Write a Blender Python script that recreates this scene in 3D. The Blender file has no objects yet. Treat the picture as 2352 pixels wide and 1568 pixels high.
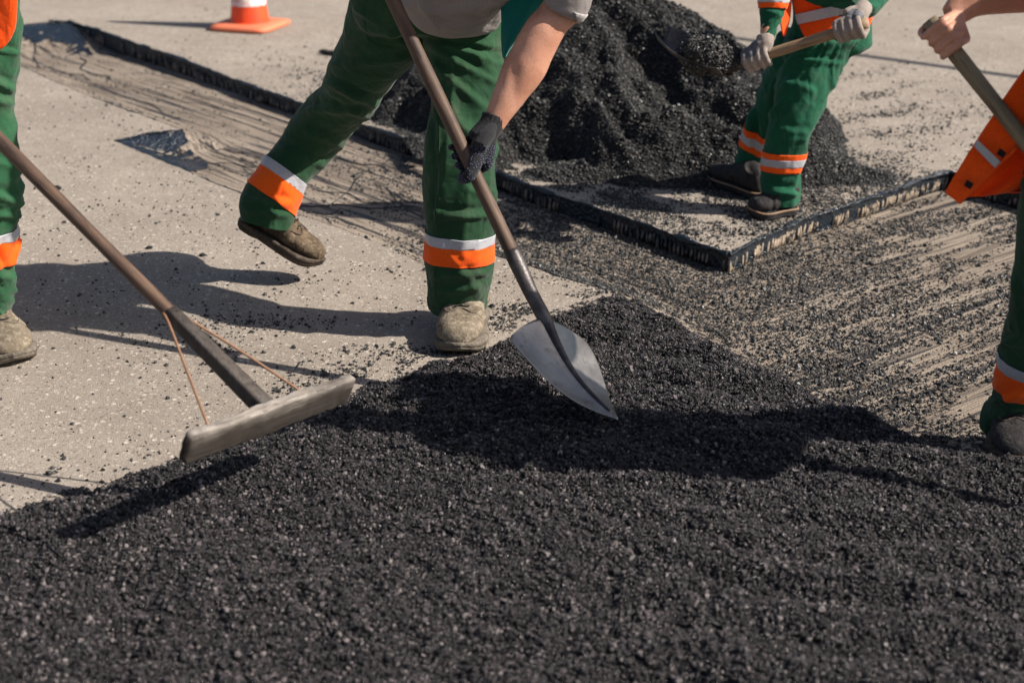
import bpy, bmesh, math, random
import numpy as np
from mathutils import Vector, Matrix, Quaternion
random.seed(7); rng = np.random.default_rng(7)
R = math.radians
S = bpy.context.scene
COL = S.collection
# ------------------------------------------------------------------ camera, world, sun, exposure
H = 1.54; F = 3267.0; TH = math.atan(1384/3267.0)
CT, ST = math.cos(TH), math.sin(TH)
cam = bpy.data.cameras.new('camera'); co = bpy.data.objects.new('camera', cam); COL.objects.link(co)
cam.sensor_width = 36; cam.lens = 36*F/2352; cam.clip_end = 2000; cam.clip_start = .05
co.location = (0, 0, H); co.rotation_euler = (math.pi/2-TH, 0, 0)
cam.dof.use_dof = True; cam.dof.focus_distance = 3.75; cam.dof.aperture_fstop = 2.9
S.camera = co
EL = R(39); AZ = Vector((.978, -.205, 0)).normalized()
SUN = Vector((AZ.x*math.cos(EL), AZ.y*math.cos(EL), math.sin(EL)))
w = bpy.data.worlds.new('World'); S.world = w; w.use_nodes = True
nt = w.node_tree; bg = nt.nodes['Background']
sky = nt.nodes.new('ShaderNodeTexSky'); sky.sky_type = 'NISHITA'; sky.sun_disc = False
sky.dust_density = 1.8; sky.air_density = .9; sky.sun_elevation = EL; sky.sun_rotation = math.atan2(AZ.x, AZ.y)
nt.links.new(sky.outputs[0], bg.inputs[0]); bg.inputs[1].default_value = .062
sl = bpy.data.lights.new('sun', 'SUN'); sl.energy = 5.0; sl.angle = R(.55); sl.color = (1, .93, .84)
so = bpy.data.objects.new('sun', sl); COL.objects.link(so); so.location = SUN*20
so.rotation_euler = SUN.to_track_quat('Z', 'Y').to_euler()
vs = S.view_settings; vs.view_transform = 'Standard'; vs.look = 'None'; vs.exposure = 0.56; vs.gamma = 1; vs.use_curve_mapping = False

# ------------------------------------------------------------------ geometry helpers
def ray(u, v):
    cx = (u-1176)/F; cy = (784-v)/F
    return Vector((cx, CT+cy*ST, -ST+cy*CT))
def at(u, v, y):
    d = ray(u, v); return Vector((0, 0, H))+d*(y/d.y)
def gz(u, v, z=0.0):
    d = ray(u, v); return Vector((0, 0, H))+d*((z-H)/d.z)
def proj(P):
    P = np.asarray(P, float); x, y, z = P[:, 0], P[:, 1], P[:, 2]-H
    zc = y*CT-z*ST; yc = y*ST+z*CT
    zc = np.where(zc < .05, .05, zc)
    return 1176+F*x/zc, 784-F*yc/zc
def _h(ix, iy, iz, seed):
    n = (ix*374761393+iy*668265263+iz*1274126177+seed*974634777) & 0xffffffff
    n = ((n ^ (n >> 13))*1103515245) & 0xffffffff
    n = (n ^ (n >> 16)) & 0xffff
    return n/32767.5-1
def noise(p, seed=0):
    p = np.asarray(p, float); i = np.floor(p).astype(np.int64); f = p-i; f = f*f*(3-2*f)
    r = 0
    for dx in (0, 1):
        for dy in (0, 1):
            for dz in (0, 1):
                wgt = (f[:, 0] if dx else 1-f[:, 0])*(f[:, 1] if dy else 1-f[:, 1])*(f[:, 2] if dz else 1-f[:, 2])
                r = r+wgt*_h(i[:, 0]+dx, i[:, 1]+dy, i[:, 2]+dz, seed)
    return r
def fbm(p, o=3, seed=0):
    p = np.asarray(p, float); r = 0; a = 1
    for k in range(o): r = r+a*noise(p*2**k, seed+k); a *= .5
    return r
def n2(x, y, sx, sy, seed=0, o=2):
    return fbm(np.stack([x*sx, y*sy, np.zeros_like(x)], 1), o, seed)
def sst(x): x = np.clip(x, 0, 1); return x*x*(3-2*x)
def pip(x, y, poly):
    ins = np.zeros(x.shape, bool); n = len(poly)
    for i in range(n):
        x1, y1 = poly[i]; x2, y2 = poly[(i+1) % n]
        if y1 == y2: continue
        c = ((y1 > y) != (y2 > y)) & (x < (x2-x1)*(y-y1)/(y2-y1)+x1)
        ins ^= c
    return ins
def pdist(x, y, pl):
    d = np.full(x.shape, 1e9)
    for (x1, y1), (x2, y2) in zip(pl[:-1], pl[1:]):
        dx, dy = x2-x1, y2-y1; L = dx*dx+dy*dy+1e-12
        t = np.clip(((x-x1)*dx+(y-y1)*dy)/L, 0, 1)
        d = np.minimum(d, np.hypot(x-x1-t*dx, y-y1-t*dy))
    return d
def mesh(name, v, f, smooth=True):
    me = bpy.data.meshes.new(name); me.from_pydata([tuple(p) for p in v], [], [tuple(q) for q in f]); me.update()
    if smooth and len(me.polygons): me.polygons.foreach_set('use_smooth', [True]*len(me.polygons))
    return me
def link(name, me, mat, parent=None):
    o = bpy.data.objects.new(name, me); COL.objects.link(o)
    if mat is not None: me.materials.clear(); me.materials.append(mat)
    if parent is not None:
        o.parent = parent; r = parent; off = Vector((0, 0, 0))
        while r is not None: off += r.location; r = r.parent
        me.transform(Matrix.Translation(-off))
    return o
def obj(name, v, f, mat, parent=None, smooth=True): return link(name, mesh(name, v, f, smooth), mat, parent)
def tag(o, label=None, cat=None, group=None, kind=None):
    for k, x in (('label', label), ('category', cat), ('group', group), ('kind', kind)):
        if x: o[k] = x
    return o
def thing(name, loc, label, cat, group=None):
    o = bpy.data.objects.new(name, None); COL.objects.link(o); o.location = loc; o.empty_display_size = .1
    return tag(o, label, cat, group)
def cr(P, m):
    P = [np.array(p, float) for p in P]; out = []
    Q = [2*P[0]-P[1]]+P+[2*P[-1]-P[-2]]
    for i in range(1, len(Q)-2):
        a, b, c, d = Q[i-1:i+3]
        for k in range(m):
            t = k/m
            out.append(.5*((2*b)+(-a+c)*t+(2*a-5*b+4*c-d)*t*t+(-a+3*b-3*c+d)*t**3))
    out.append(P[-1]); return out
def loft(C, A, B, n=24, m=4, pw=1.0):
    if m > 1 and len(C) > 1: C, A, B = cr(C, m), cr(A, m), cr(B, m)
    v = []; f = []; k = len(C)
    for c, a, b in zip(C, A, B):
        for j in range(n):
            t = 2*math.pi*j/n; cs, sn = math.cos(t), math.sin(t)
            if pw != 1: cs = math.copysign(abs(cs)**pw, cs); sn = math.copysign(abs(sn)**pw, sn)
            v.append(np.array(c)+np.array(a)*cs+np.array(b)*sn)
    for i in range(k-1):
        for j in range(n):
            j2 = (j+1) % n; f.append((i*n+j, i*n+j2, (i+1)*n+j2, (i+1)*n+j))
    f.append(tuple(range(n-1, -1, -1))); f.append(tuple((k-1)*n+j for j in range(n)))
    return v, f
def nz(v): v = np.array(v, float); return v/(np.linalg.norm(v)+1e-12)
def tube(P, r, n=14, m=4, ref=(0.13, .97, .21), flat=1.0, pw=1.0):
    """round tapering limb through points P with radii r"""
    P = [np.array(p, float) for p in P]
    if not hasattr(r, '__len__'): r = [r]*len(P)
    A = []; B = []
    for i in range(len(P)):
        t = nz(P[min(i+1, len(P)-1)]-P[max(i-1, 0)]); a = nz(np.cross(t, ref)); b = np.cross(t, a)
        A.append(a*r[i]); B.append(b*r[i]*flat)
    return loft(P, A, B, n, m, pw)
def ball(c, r, n=12, k=8, ax=None):
    c = np.array(c, float); r = r if hasattr(r, '__len__') else (r, r, r); v = []; f = []
    M = np.eye(3) if ax is None else np.array(ax).T
    for i in range(1, k):
        p = math.pi*i/k
        for j in range(n):
            q = 2*math.pi*j/n; v.append(c+M@np.array((r[0]*math.sin(p)*math.cos(q), r[1]*math.sin(p)*math.sin(q), r[2]*math.cos(p))))
    a = len(v); v.append(c+M@np.array((0, 0, r[2]))); v.append(c-M@np.array((0, 0, r[2])))
    for i in range(k-2):
        for j in range(n): j2 = (j+1) % n; f.append((i*n+j, (i+1)*n+j, (i+1)*n+j2, i*n+j2))
    for j in range(n): j2 = (j+1) % n; f.append((a, j, j2)); f.append((a+1, (k-2)*n+j2, (k-2)*n+j))
    return v, f
def sil(rows, ratio=.9, n=28, m=4, pw=1.0):
    """limb from outline rows (uL,vL,uR,vR,y[,ratio]): true widths at true distances"""
    C = []; A = []; rt = []
    for q in rows:
        L = np.array(at(q[0], q[1], q[4])); Rr = np.array(at(q[2], q[3], q[4])); C.append((L+Rr)/2); A.append((Rr-L)/2); rt.append(q[5] if len(q) > 5 else ratio)
    B = []
    for i in range(len(C)):
        t = nz(C[min(i+1, len(C)-1)]-C[max(i-1, 0)]); b = nz(np.cross(t, A[i])); B.append(b*np.linalg.norm(A[i])*rt[i])
    return loft(C, A, B, n, m, pw)
def join(parts):
    v = []; f = []
    for a, b in parts:
        o = len(v); v += list(a); f += [tuple(i+o for i in q) for q in b]
    return v, f
def fixn(me):
    bm = bmesh.new(); bm.from_mesh(me); bmesh.ops.recalc_face_normals(bm, faces=bm.faces); bm.to_mesh(me); bm.free()
def evalmods(me, mods):
    o = bpy.data.objects.new('tmp', me); COL.objects.link(o)
    for ty, kw in mods:
        md = o.modifiers.new('m', ty)
        for k, x in kw.items(): setattr(md, k, x)
    dg = bpy.context.evaluated_depsgraph_get(); dg.update()
    r = bpy.data.meshes.new_from_object(o.evaluated_get(dg), depsgraph=dg)
    bpy.data.objects.remove(o); bpy.data.meshes.remove(me); r.polygons.foreach_set('use_smooth', [True]*len(r.polygons)); return r
def union(parts, vox=.006, sm=4, fac=.6, disp=None):
    """one closed skin round overlapping volumes"""
    out = []
    for p in parts:
        me = mesh('t', *p); fixn(me); out.append(([v.co[:] for v in me.vertices], [tuple(q.vertices) for q in me.polygons])); bpy.data.meshes.remove(me)
    v, f = join(out); me = mesh('u', v, f)
    me = evalmods(me, [('REMESH', dict(mode='VOXEL', voxel_size=vox)), ('SMOOTH', dict(iterations=sm, factor=fac))])
    if disp:
        n = len(me.vertices); P = np.empty(n*3); me.vertices.foreach_get('co', P); P = P.reshape(-1, 3)
        N = np.empty(n*3); me.vertex_normals.foreach_get('vector', N); N = N.reshape(-1, 3)
        for d in (disp if isinstance(disp, list) else [disp]): P = P+N*d(P, N)[:, None]
        me.vertices.foreach_set('co', P.ravel()); me.update()
    me.polygons.foreach_set('use_smooth', [True]*len(me.polygons)); return me
def crease(lst):
    """cloth folds: (u1,v1,u2,v2,width,amp) valleys/ridges on the side that faces the lens, plus general slackness"""
    def fn(P, N):
        u, v = proj(P); d = np.zeros(len(P)); V = np.array((0, 0, H))-P; V /= np.linalg.norm(V, axis=1)[:, None]
        fc = np.clip((N*V).sum(1)*2.5+.4, 0, 1)
        for (u1, v1, u2, v2, wd, am) in lst:
            dx, dy = u2-u1, v2-v1; L = math.hypot(dx, dy); t = ((u-u1)*dx+(v-v1)*dy)/L**2
            s = ((u-u1)*dy-(v-v1)*dx)/L+6*np.sin(t*3+u1); e = np.exp(-np.maximum(np.abs(t-.5)-.38, 0)**2/.02)
            d += 1.45*am*e*(np.exp(-(s/wd)**2)-.6*np.exp(-((s-wd*1.7)/wd)**2))
        return d*fc
    return fn
def slack(a1=.004, a2=.004, seed=1, sc=1.0):
    def fn(P, N):
        q = P*sc; w1 = noise(q*4, seed+9); w2 = noise(q*3.3+7, seed+19); am = np.clip(.55+noise(q*3.1+3, seed+29)*1.1, 0, 1.6)
        f1 = 1-np.abs(noise(np.stack([q[:, 0]*6+w1*2, q[:, 1]*6, q[:, 2]*11+q[:, 0]*8*w2+w1*2.2], 1), seed))*2.4
        f2 = 1-np.abs(noise(np.stack([q[:, 0]*15+q[:, 2]*5*w1, q[:, 1]*15+w2, q[:, 2]*4.5], 1), seed+3))*2.2
        f3 = 1-np.abs(noise(np.stack([q[:, 0]*16+w2*2, q[:, 1]*16, q[:, 2]*26+q[:, 0]*18*w1], 1), seed+4))*2
        return a1*1.35*f1*am+a2*1.2*f2*(1.3-am*.5)+.0016*f3*am+.0008*noise(q*70, seed+5)
    return fn
def cut(me, planes, near=None, rad=1e9, off=.0025, thick=.0015):
    """lift a strip of cloth off a garment: keep what lies inside all planes (p, n), raise it and give it thickness"""
    bm = bmesh.new(); bm.from_mesh(me)
    if near is not None: bmesh.ops.delete(bm, geom=[x for x in bm.verts if (x.co-Vector(near)).length > rad], context='VERTS')
    for p, n in planes:
        bmesh.ops.bisect_plane(bm, geom=bm.verts[:]+bm.edges[:]+bm.faces[:], plane_co=Vector(p), plane_no=Vector(n), clear_inner=True)
    bm.normal_update()
    for x in bm.verts: x.co += x.normal*off
    r = bpy.data.meshes.new('cut'); bm.to_mesh(r); bm.free()
    return evalmods(r, [('SOLIDIFY', dict(thickness=thick, offset=0))])
def band(me, p, q, a, b, rad=.16, off=.0025):
    """strip round a limb, between fractions a..b of the axis p->q"""
    p, q = Vector(p), Vector(q); ax = q-p; c = p.lerp(q, (a+b)/2)
    return cut(me, [(p+ax*a, ax), (p+ax*b, -ax)], c, rad, off)
def grid(nx, ny, fn):
    v = [fn(i/(nx-1), j/(ny-1)) for j in range(ny) for i in range(nx)]
    f = [(j*nx+i, j*nx+i+1, (j+1)*nx+i+1, (j+1)*nx+i) for j in range(ny-1) for i in range(nx-1)]
    return v, f
def trim(me, p, n, rad):
    """open a trouser leg or sleeve with a clean hem: drop what lies beyond plane p,n near p"""
    bm = bmesh.new(); bm.from_mesh(me); p = Vector(p); n = Vector(n).normalized()
    fs = [f for f in bm.faces if (f.calc_center_median()-p).length < rad]; g = set(fs)
    for f in fs: g.update(f.edges); g.update(f.verts)
    bmesh.ops.bisect_plane(bm, geom=list(g), plane_co=p, plane_no=n)
    bmesh.ops.delete(bm, geom=[f for f in bm.faces if (f.calc_center_median()-p).length < rad*1.15 and (f.calc_center_median()-p).dot(n) > 0], context='FACES')
    bm.to_mesh(me); bm.free(); me.polygons.foreach_set('use_smooth', [True]*len(me.polygons)); return me
def box(c, ax, hs):
    c = np.array(c, float); ax = [np.array(a, float) for a in ax]
    v = [c+ax[0]*hs[0]*i+ax[1]*hs[1]*j+ax[2]*hs[2]*k for i in (-1, 1) for j in (-1, 1) for k in (-1, 1)]
    return v, [(0, 1, 3, 2), (4, 6, 7, 5), (0, 4, 5, 1), (2, 3, 7, 6), (0, 2, 6, 4), (1, 5, 7, 3)]
def solid(me, **kw): return evalmods(me, [('SOLIDIFY', dict(kw))])

# ------------------------------------------------------------------ materials
def mat(name, build, rough=.7, spec=.5):
    m = bpy.data.materials.new(name); m.use_nodes = True; t = m.node_tree; b = t.nodes['Principled BSDF']
    b.inputs['Roughness'].default_value = rough; b.inputs['Specular IOR Level'].default_value = spec
    class T: pass
    g = T(); g.t = t; g.b = b
    def nd(ty, ins=None, **kw):
        n = t.nodes.new(ty)
        for k, x in kw.items(): setattr(n, k, x)
        for k, x in (ins or {}).items():
            s = n.inputs[k]
            if hasattr(x, 'is_output'): t.links.new(x, s)
            else: s.default_value = x
        return n
    g.nd = nd
    def mp(sc=(1, 1, 1), rot=(0, 0, 0), src='Object'):
        return nd('ShaderNodeMapping', {'Vector': nd('ShaderNodeTexCoord').outputs[src], 'Scale': sc, 'Rotation': rot}).outputs[0]
    g.mp = mp
    def ns(scale, detail=4, vec=None, rough=.55, dist=0):
        return nd('ShaderNodeTexNoise', {'Vector': vec if vec is not None else mp(), 'Scale': scale, 'Detail': detail, 'Roughness': rough, 'Distortion': dist}).outputs['Fac']
    g.ns = ns
    def ramp(fac, stops):
        r = nd('ShaderNodeValToRGB', {'Fac': fac}); e = r.color_ramp.elements
        while len(e) < len(stops): e.new(.5)
        for x, (p, c) in zip(e, stops): x.position = p; x.color = (c if hasattr(c, '__len__') else (c, c, c))+((1,) if not hasattr(c, '__len__') or len(c) == 3 else ())
        return r.outputs[0]
    g.ramp = ramp
    def mix(f, a, b_, mode='MIX'):
        n = nd('ShaderNodeMix', data_type='RGBA', blend_type=mode)
        for k, x in ((0, f), (6, a), (7, b_)):
            if hasattr(x, 'is_output'): t.links.new(x, n.inputs[k])
            else: n.inputs[k].default_value = x if k == 0 else (tuple(x)+(1,))[:4]
        return n.outputs[2]
    g.mix = mix
    def ma(op, a, b_=0.0):
        n = nd('ShaderNodeMath', operation=op)
        for k, x in ((0, a), (1, b_)):
            if hasattr(x, 'is_output'): t.links.new(x, n.inputs[k])
            else: n.inputs[k].default_value = x
        return n.outputs[0]
    g.ma = ma
    def out(color=None, rough=None, bump=None, bs=.3, bd=.01, metal=None):
        for k, x in (('Base Color', color), ('Roughness', rough), ('Metallic', metal)):
            if x is None: continue
            if hasattr(x, 'is_output'): t.links.new(x, b.inputs[k])
            else: b.inputs[k].default_value = (tuple(x)+(1,))[:4] if hasattr(x, '__len__') else x
        if bump is not None:
            bn = nd('ShaderNodeBump', {'Height': bump, 'Strength': bs, 'Distance': bd}); t.links.new(bn.outputs[0], b.inputs['Normal'])
    g.out = out
    build(g); return m
def c_road(g):
    v = g.mp(); big = g.ns(1.3, 5, v); mid = g.ns(9, 5, v)
    base = g.mix(g.ramp(big, [(.3, 0.), (.7, 1.)]), (.275, .235, .195), (.40, .345, .29))
    base = g.mix(g.ma('MULTIPLY', g.ramp(mid, [(.35, 0.), (.62, 1.)]), .35), base, (.24, .20, .165))
    vo = g.nd('ShaderNodeTexVoronoi', {'Vector': v, 'Scale': 95., 'Randomness': 1.})
    vo2 = g.nd('ShaderNodeTexVoronoi', {'Vector': v, 'Scale': 48.})
    sep = g.nd('ShaderNodeSeparateColor', {'Color': vo.outputs['Color']}); sep2 = g.nd('ShaderNodeSeparateColor', {'Color': vo2.outputs['Color']})
    st = g.mix(sep.outputs[1], (.17, .135, .11), (.56, .49, .41))
    m1 = g.ma('MULTIPLY', g.ramp(vo.outputs['Distance'], [(.32, 1.), (.48, 0.)]), g.ramp(sep.outputs[0], [(.30, 0.), (.42, .95)]))
    c = g.mix(m1, base, st)
    m2 = g.ma('MULTIPLY', g.ramp(vo2.outputs['Distance'], [(.22, 1.), (.36, 0.)]), g.ramp(sep2.outputs[0], [(.84, 0.), (.88, .75)]))
    c = g.mix(m2, c, (.64, .57, .49))
    fine = g.ns(330, 2, v)
    c = g.mix(.85, c, g.ramp(fine, [(.33, .45), (.66, 1.45)]), 'MULTIPLY')
    c = g.mix(g.ramp(g.ns(60, 4, v, .7), [(.60, 0.), (.72, .6)]), c, (.15, .125, .10))
    pit = g.ramp(g.ns(150, 3, v, .7), [(.30, 0.), (.40, 1.)])
    c = g.mix(g.ma('SUBTRACT', 1.0, pit), c, (.09, .075, .06))
    g.out(c, g.ramp(mid, [(.3, .75), (.7, .95)]), g.ma('ADD', g.ma('MULTIPLY', fine, .5), g.ma('ADD', pit, g.ma('MULTIPLY', m2, .4))), .8, .005)
M_road = mat('road_surface', c_road, .85, .3)
def c_floor(g):
    v0 = g.mp(); sx = g.nd('ShaderNodeSeparateXYZ', {'Vector': v0})
    msk = g.ramp(g.ma('ADD', sx.outputs[0], g.ma('MULTIPLY', g.ns(2, 3, v0), .3)), [(.70, 0.), (.86, 1.)])
    def dirn(rot, a, b):
        v = g.nd('ShaderNodeMapping', {'Vector': v0, 'Rotation': (0, 0, rot)}).outputs[0]
        n1 = g.ns(1., 3, g.nd('ShaderNodeMapping', {'Vector': v, 'Scale': (2.2, a, a)}).outputs[0], .6, .3)
        n2_ = g.ns(1., 4, g.nd('ShaderNodeMapping', {'Vector': v, 'Scale': (.9, b, b)}).outputs[0], .62, .7)
        return n1, n2_
    a1, a2 = dirn(.85, 75., 30.); b1, b2 = dirn(-.66, 70., 26.)
    st = g.mix(msk, a1, b1); st2 = g.mix(msk, a2, b2)
    base = g.mix(g.ramp(g.ns(3, 5, v0), [(.3, 0.), (.7, 1.)]), (.25, .20, .155), (.36, .30, .24))
    c = g.mix(g.ramp(st, [(.38, .85), (.52, 0.)]), base, (.12, .095, .075))
    c = g.mix(g.ma('MULTIPLY', g.ramp(st2, [(.38, 1.), (.455, 0.)]), .92), c, (.022, .020, .022))
    fine = g.ns(260, 2, v0)
    c = g.mix(.65, c, g.ramp(fine, [(.3, .55), (.65, 1.3)]), 'MULTIPLY')
    g.out(c, g.ramp(st2, [(.38, .35), (.46, .85)]), g.ma('ADD', g.ma('MULTIPLY', st, 1.4), g.ma('MULTIPLY', fine, .5)), .8, .01)
M_floor = mat('milled_surface', c_floor, .85, .3)
def c_tar(g):
    v = g.mp()
    g.out(g.mix(g.ns(40, 3, v), (.009, .012, .017), (.017, .025, .036)), g.ramp(g.ns(25, 3, v), [(.3, .12), (.7, .34)]), g.ns(60, 3, v), .9, .012)
M_tar = mat('fresh_tar', c_tar, .2, .42)
def c_wet(g):
    v = g.mp()
    g.out(g.mix(g.ns(40, 3, v), (.006, .009, .014), (.014, .022, .034)), g.ramp(g.ns(25, 3, v), [(.3, .10), (.7, .28)]), g.ns(85, 2, v), .8, .02)
M_wet = mat('wet_tar', c_wet, .1, .6)
def c_rib(g):
    v = g.mp()
    g.out(g.mix(g.ramp(g.ns(35, 4, v), [(.42, 0.), (.50, 1.)]), (.016, .015, .016), (.36, .28, .20)), g.ramp(g.ns(30, 3, v), [(.4, .25), (.6, .8)]), g.ns(120, 3, v), .5, .005)
M_rib = mat('cut_edge', c_rib, .6, .5)
def c_ribd(g):
    v = g.mp()
    g.out(g.mix(g.ramp(g.ns(28, 4, v), [(.44, 0.), (.6, 1.)]), (.016, .014, .016), (.24, .18, .15)), .5, g.ns(120, 3, v), .5, .005)
M_ribd = mat('tarred_cut_edge', c_ribd, .5, .5)
def c_aspbase(g):
    v = g.mp()
    g.out(g.mix(g.ns(160, 3, v), (.004, .004, .005), (.018, .017, .018)), .75, g.ns(130, 3, v), 1., .012)
M_aspbase = mat('asphalt_mass', c_aspbase, .7, .4)
def c_grain(g):
    r = g.nd('ShaderNodeObjectInfo').outputs['Random']
    c = g.ramp(r, [(0., (.005, .0045, .005)), (.48, (.021, .018, .019)), (.78, (.046, .038, .041)), (.93, (.105, .086, .090)), (1., (.30, .26, .25))])
    v = g.mp()
    g.out(c, g.ramp(g.ma('FRACT', g.ma('MULTIPLY', r, 17.3)), [(0., .20), (1., .50)]), g.ns(3., 3, v), .5, .3)
M_grain = mat('bitumen_coated_stone', c_grain, .5, .75)
def c_grain2(g):
    r = g.nd('ShaderNodeObjectInfo').outputs['Random']
    g.out(g.ramp(r, [(0., (.011, .0115, .0115)), (.7, (.030, .029, .028)), (.93, (.058, .054, .050)), (1., (.11, .10, .09))]), g.ramp(g.ma('FRACT', g.ma('MULTIPLY', r, 17.3)), [(0., .40), (1., .75)]))
M_grain2 = mat('fresh_bitumen_crumb', c_grain2, .45, .55)
def cloth(name, col, col2, seam=None, rough=.85, bs=.25, dust=0.0, wr=1.0):
    def fn(g):
        v = g.mp(); c = g.mix(g.ramp(g.ns(7, 5, v), [(.3, 0.), (.72, 1.)]), col, col2)
        c = g.mix(.6, c, g.ramp(g.ns(420, 2, v), [(.3, .65), (.7, 1.28)]), 'MULTIPLY')
        if dust:
            c = g.mix(g.ma('MULTIPLY', g.ramp(g.ns(11, 6, v, .68), [(.50, 0.), (.72, 1.)]), dust), c, (.16, .14, .11))
            c = g.mix(g.ma('MULTIPLY', g.ramp(g.ns(34, 5, g.mp((1, 1, .6)), .7), [(.66, 0.), (.71, 1.)]), .7), c, (.012, .012, .012))
        g.b.inputs['Sheen Weight'].default_value = .12; g.b.inputs['Sheen Roughness'].default_value = .5
        w1 = g.ns(9, 2, g.mp((1, 1, .6), (.5, .3, 0)), .45, .9); w2 = g.ns(20, 2, g.mp((.7, 1, 1), (0, .6, 0)), .45, .6)
        rg = g.ma('ADD', g.ma('ABSOLUTE', g.ma('SUBTRACT', w1, .5)), g.ma('MULTIPLY', g.ma('ABSOLUTE', g.ma('SUBTRACT', w2, .5)), .5))
        b1 = g.nd('ShaderNodeBump', {'Height': rg, 'Strength': .42*wr, 'Distance': .030})
        b2 = g.nd('ShaderNodeBump', {'Height': g.ns(600, 2, v), 'Strength': bs, 'Distance': .003, 'Normal': b1.outputs[0]})
        g.out(c, rough); g.t.links.new(b2.outputs[0], g.b.inputs['Normal'])
    return mat(name, fn, rough, .25)
M_green = cloth('dark_green_work_cloth', (.008, .044, .017), (.017, .070, .028), dust=.22)
M_green2 = cloth('emerald_work_cloth', (.002, .070, .034), (.006, .105, .052), dust=.12)
M_green3 = cloth('mid_green_work_cloth', (.014, .078, .032), (.028, .115, .050), dust=.2)
M_seam = cloth('green_thread', (.010, .045, .018), (.016, .06, .024))
M_orange = cloth('fluorescent_orange', (1., .100, .002), (.95, .135, .006), bs=.12, wr=.5)
M_vest = cloth('orange_vest_cloth', (1., .095, .002), (.93, .085, .003), bs=.3)
M_silver = cloth('reflective_tape', (.40, .40, .43), (.52, .52, .55), rough=.45, bs=.1, wr=.5)
M_grey = cloth('grey_jersey', (.23, .20, .195), (.29, .26, .25))
M_sleeve = cloth('pale_grey_jersey', (.42, .39, .385), (.5, .47, .46))
M_teal = cloth('teal_waistcoat', (.002, .13, .115), (.004, .165, .145))
M_black = cloth('black_knit', (.012, .012, .014), (.026, .025, .028), bs=.6, wr=.3)
M_velcro = cloth('black_velcro', (.008, .006, .006), (.014, .010, .010))
M_wglove = cloth('pale_knit_glove', (.27, .225, .195), (.44, .37, .325), bs=.6, wr=.3)
M_gglove = cloth('grey_rubber_palm', (.10, .105, .12), (.17, .17, .19), rough=.6)
M_dots = mat('rubber_dots', lambda g: g.out((.10, .12, .22), .4), .4)
def c_skin(g):
    v = g.mp(); g.b.inputs['Subsurface Weight'].default_value = .12; g.b.inputs['Subsurface Radius'].default_value = (.012, .004, .002)
    c = g.mix(g.ramp(g.ns(16, 5, v), [(.35, 0.), (.7, 1.)]), (.50, .235, .150), (.64, .34, .235))
    c = g.mix(g.ma('MULTIPLY', g.ramp(g.ns(120, 3, v), [(.55, 0.), (.7, 1.)]), .35), c, (.36, .15, .10))
    g.out(c, .48, g.ns(260, 4, v), .3, .003)
M_skin = mat('skin', c_skin, .5, .4)
M_hair = mat('dark_hair', lambda g: g.out(g.mix(g.ns(90), (.02, .012, .008), (.05, .03, .02)), .6, g.ns(200), .6, .01))
M_eye = mat('eye_white', lambda g: g.out((.7, .68, .65), .2))
M_iris = mat('dark_iris', lambda g: g.out((.03, .02, .015), .15))
def boot(name, a, b, dust):
    def fn(g):
        v = g.mp(); c = g.mix(g.ramp(g.ns(20, 5, v), [(.35, 0.), (.66, 1.)]), a, b)
        c = g.mix(g.ramp(g.ns(75, 5, v, .7), [(.48, 0.), (.66, .85)]), c, dust)
        c = g.mix(g.ramp(g.ns(160, 2, v), [(.66, 0.), (.7, .8)]), c, (.02, .017, .015))
        g.out(c, .8, g.ma('ADD', g.ns(150, 4, v), g.ns(30, 4, v)), .45, .006)
    return mat(name, fn, .8, .3)
M_boot = boot('dusty_tan_leather', (.12, .092, .062), (.22, .18, .13), (.34, .29, .22))
M_boot2 = boot('brown_suede', (.060, .040, .024), (.115, .082, .05), (.20, .155, .105))
M_shoe = boot('black_canvas_shaded_boot', (.018, .016, .017), (.030, .027, .028), (.06, .055, .052))
M_sole = boot('grey_rubber_sole', (.10, .085, .068), (.17, .145, .115), (.26, .22, .175))
M_soled = boot('dark_rubber_sole', (.045, .032, .022), (.08, .06, .045), (.14, .11, .085))
M_welt = mat('tan_welt', lambda g: g.out(g.mix(g.ns(50), (.25, .15, .085), (.38, .25, .15)), .7))
M_lace = mat('dark_lace', lambda g: g.out((.03, .026, .022), .8))
def wood(name, a, b, dk, sc=(26, 26, 2.2), rough=.6, wear=(.02, .02, .02), wa=0., stain_shade=None):
    def fn(g):
        v = g.mp(sc); gr = g.ns(2., 6, v, .65, .6); c = g.mix(g.ramp(gr, [(.32, 0.), (.68, 1.)]), a, b)
        c = g.mix(g.ramp(g.ns(5., 4, v, .6), [(.56, 0.), (.66, .9)]), c, dk)
        c = g.mix(g.ma('MULTIPLY', g.ramp(g.ns(9, 5, g.mp(), .7), [(.45, 0.), (.62, 1.)]), wa), c, wear)
        if stain_shade:
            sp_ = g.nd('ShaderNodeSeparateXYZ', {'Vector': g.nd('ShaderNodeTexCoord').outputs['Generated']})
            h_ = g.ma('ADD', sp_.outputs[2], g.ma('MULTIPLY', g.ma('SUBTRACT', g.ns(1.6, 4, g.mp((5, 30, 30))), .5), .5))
            c = g.mix(g.ramp(h_, [(.62, .9), (1.0, 0.)]), c, stain_shade)  # tar stain and front-face shade painted together, fading toward the top edge
            c = g.mix(g.ramp(sp_.outputs[0], [(.012, 1.), (.022, 0.)]), c, stain_shade)  # one end face painted dark in the same tone
        g.out(c, rough, gr, .5, .004)
    return mat(name, fn, rough, .35)
M_handle = wood('worn_brown_handle', (.070, .040, .028), (.145, .090, .060), (.034, .020, .014), wa=.55, wear=(.05, .035, .028))
M_handle2 = wood('pale_wood_handle', (.27, .175, .10), (.40, .28, .17), (.16, .10, .06), wa=.2, wear=(.12, .09, .06))
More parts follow.
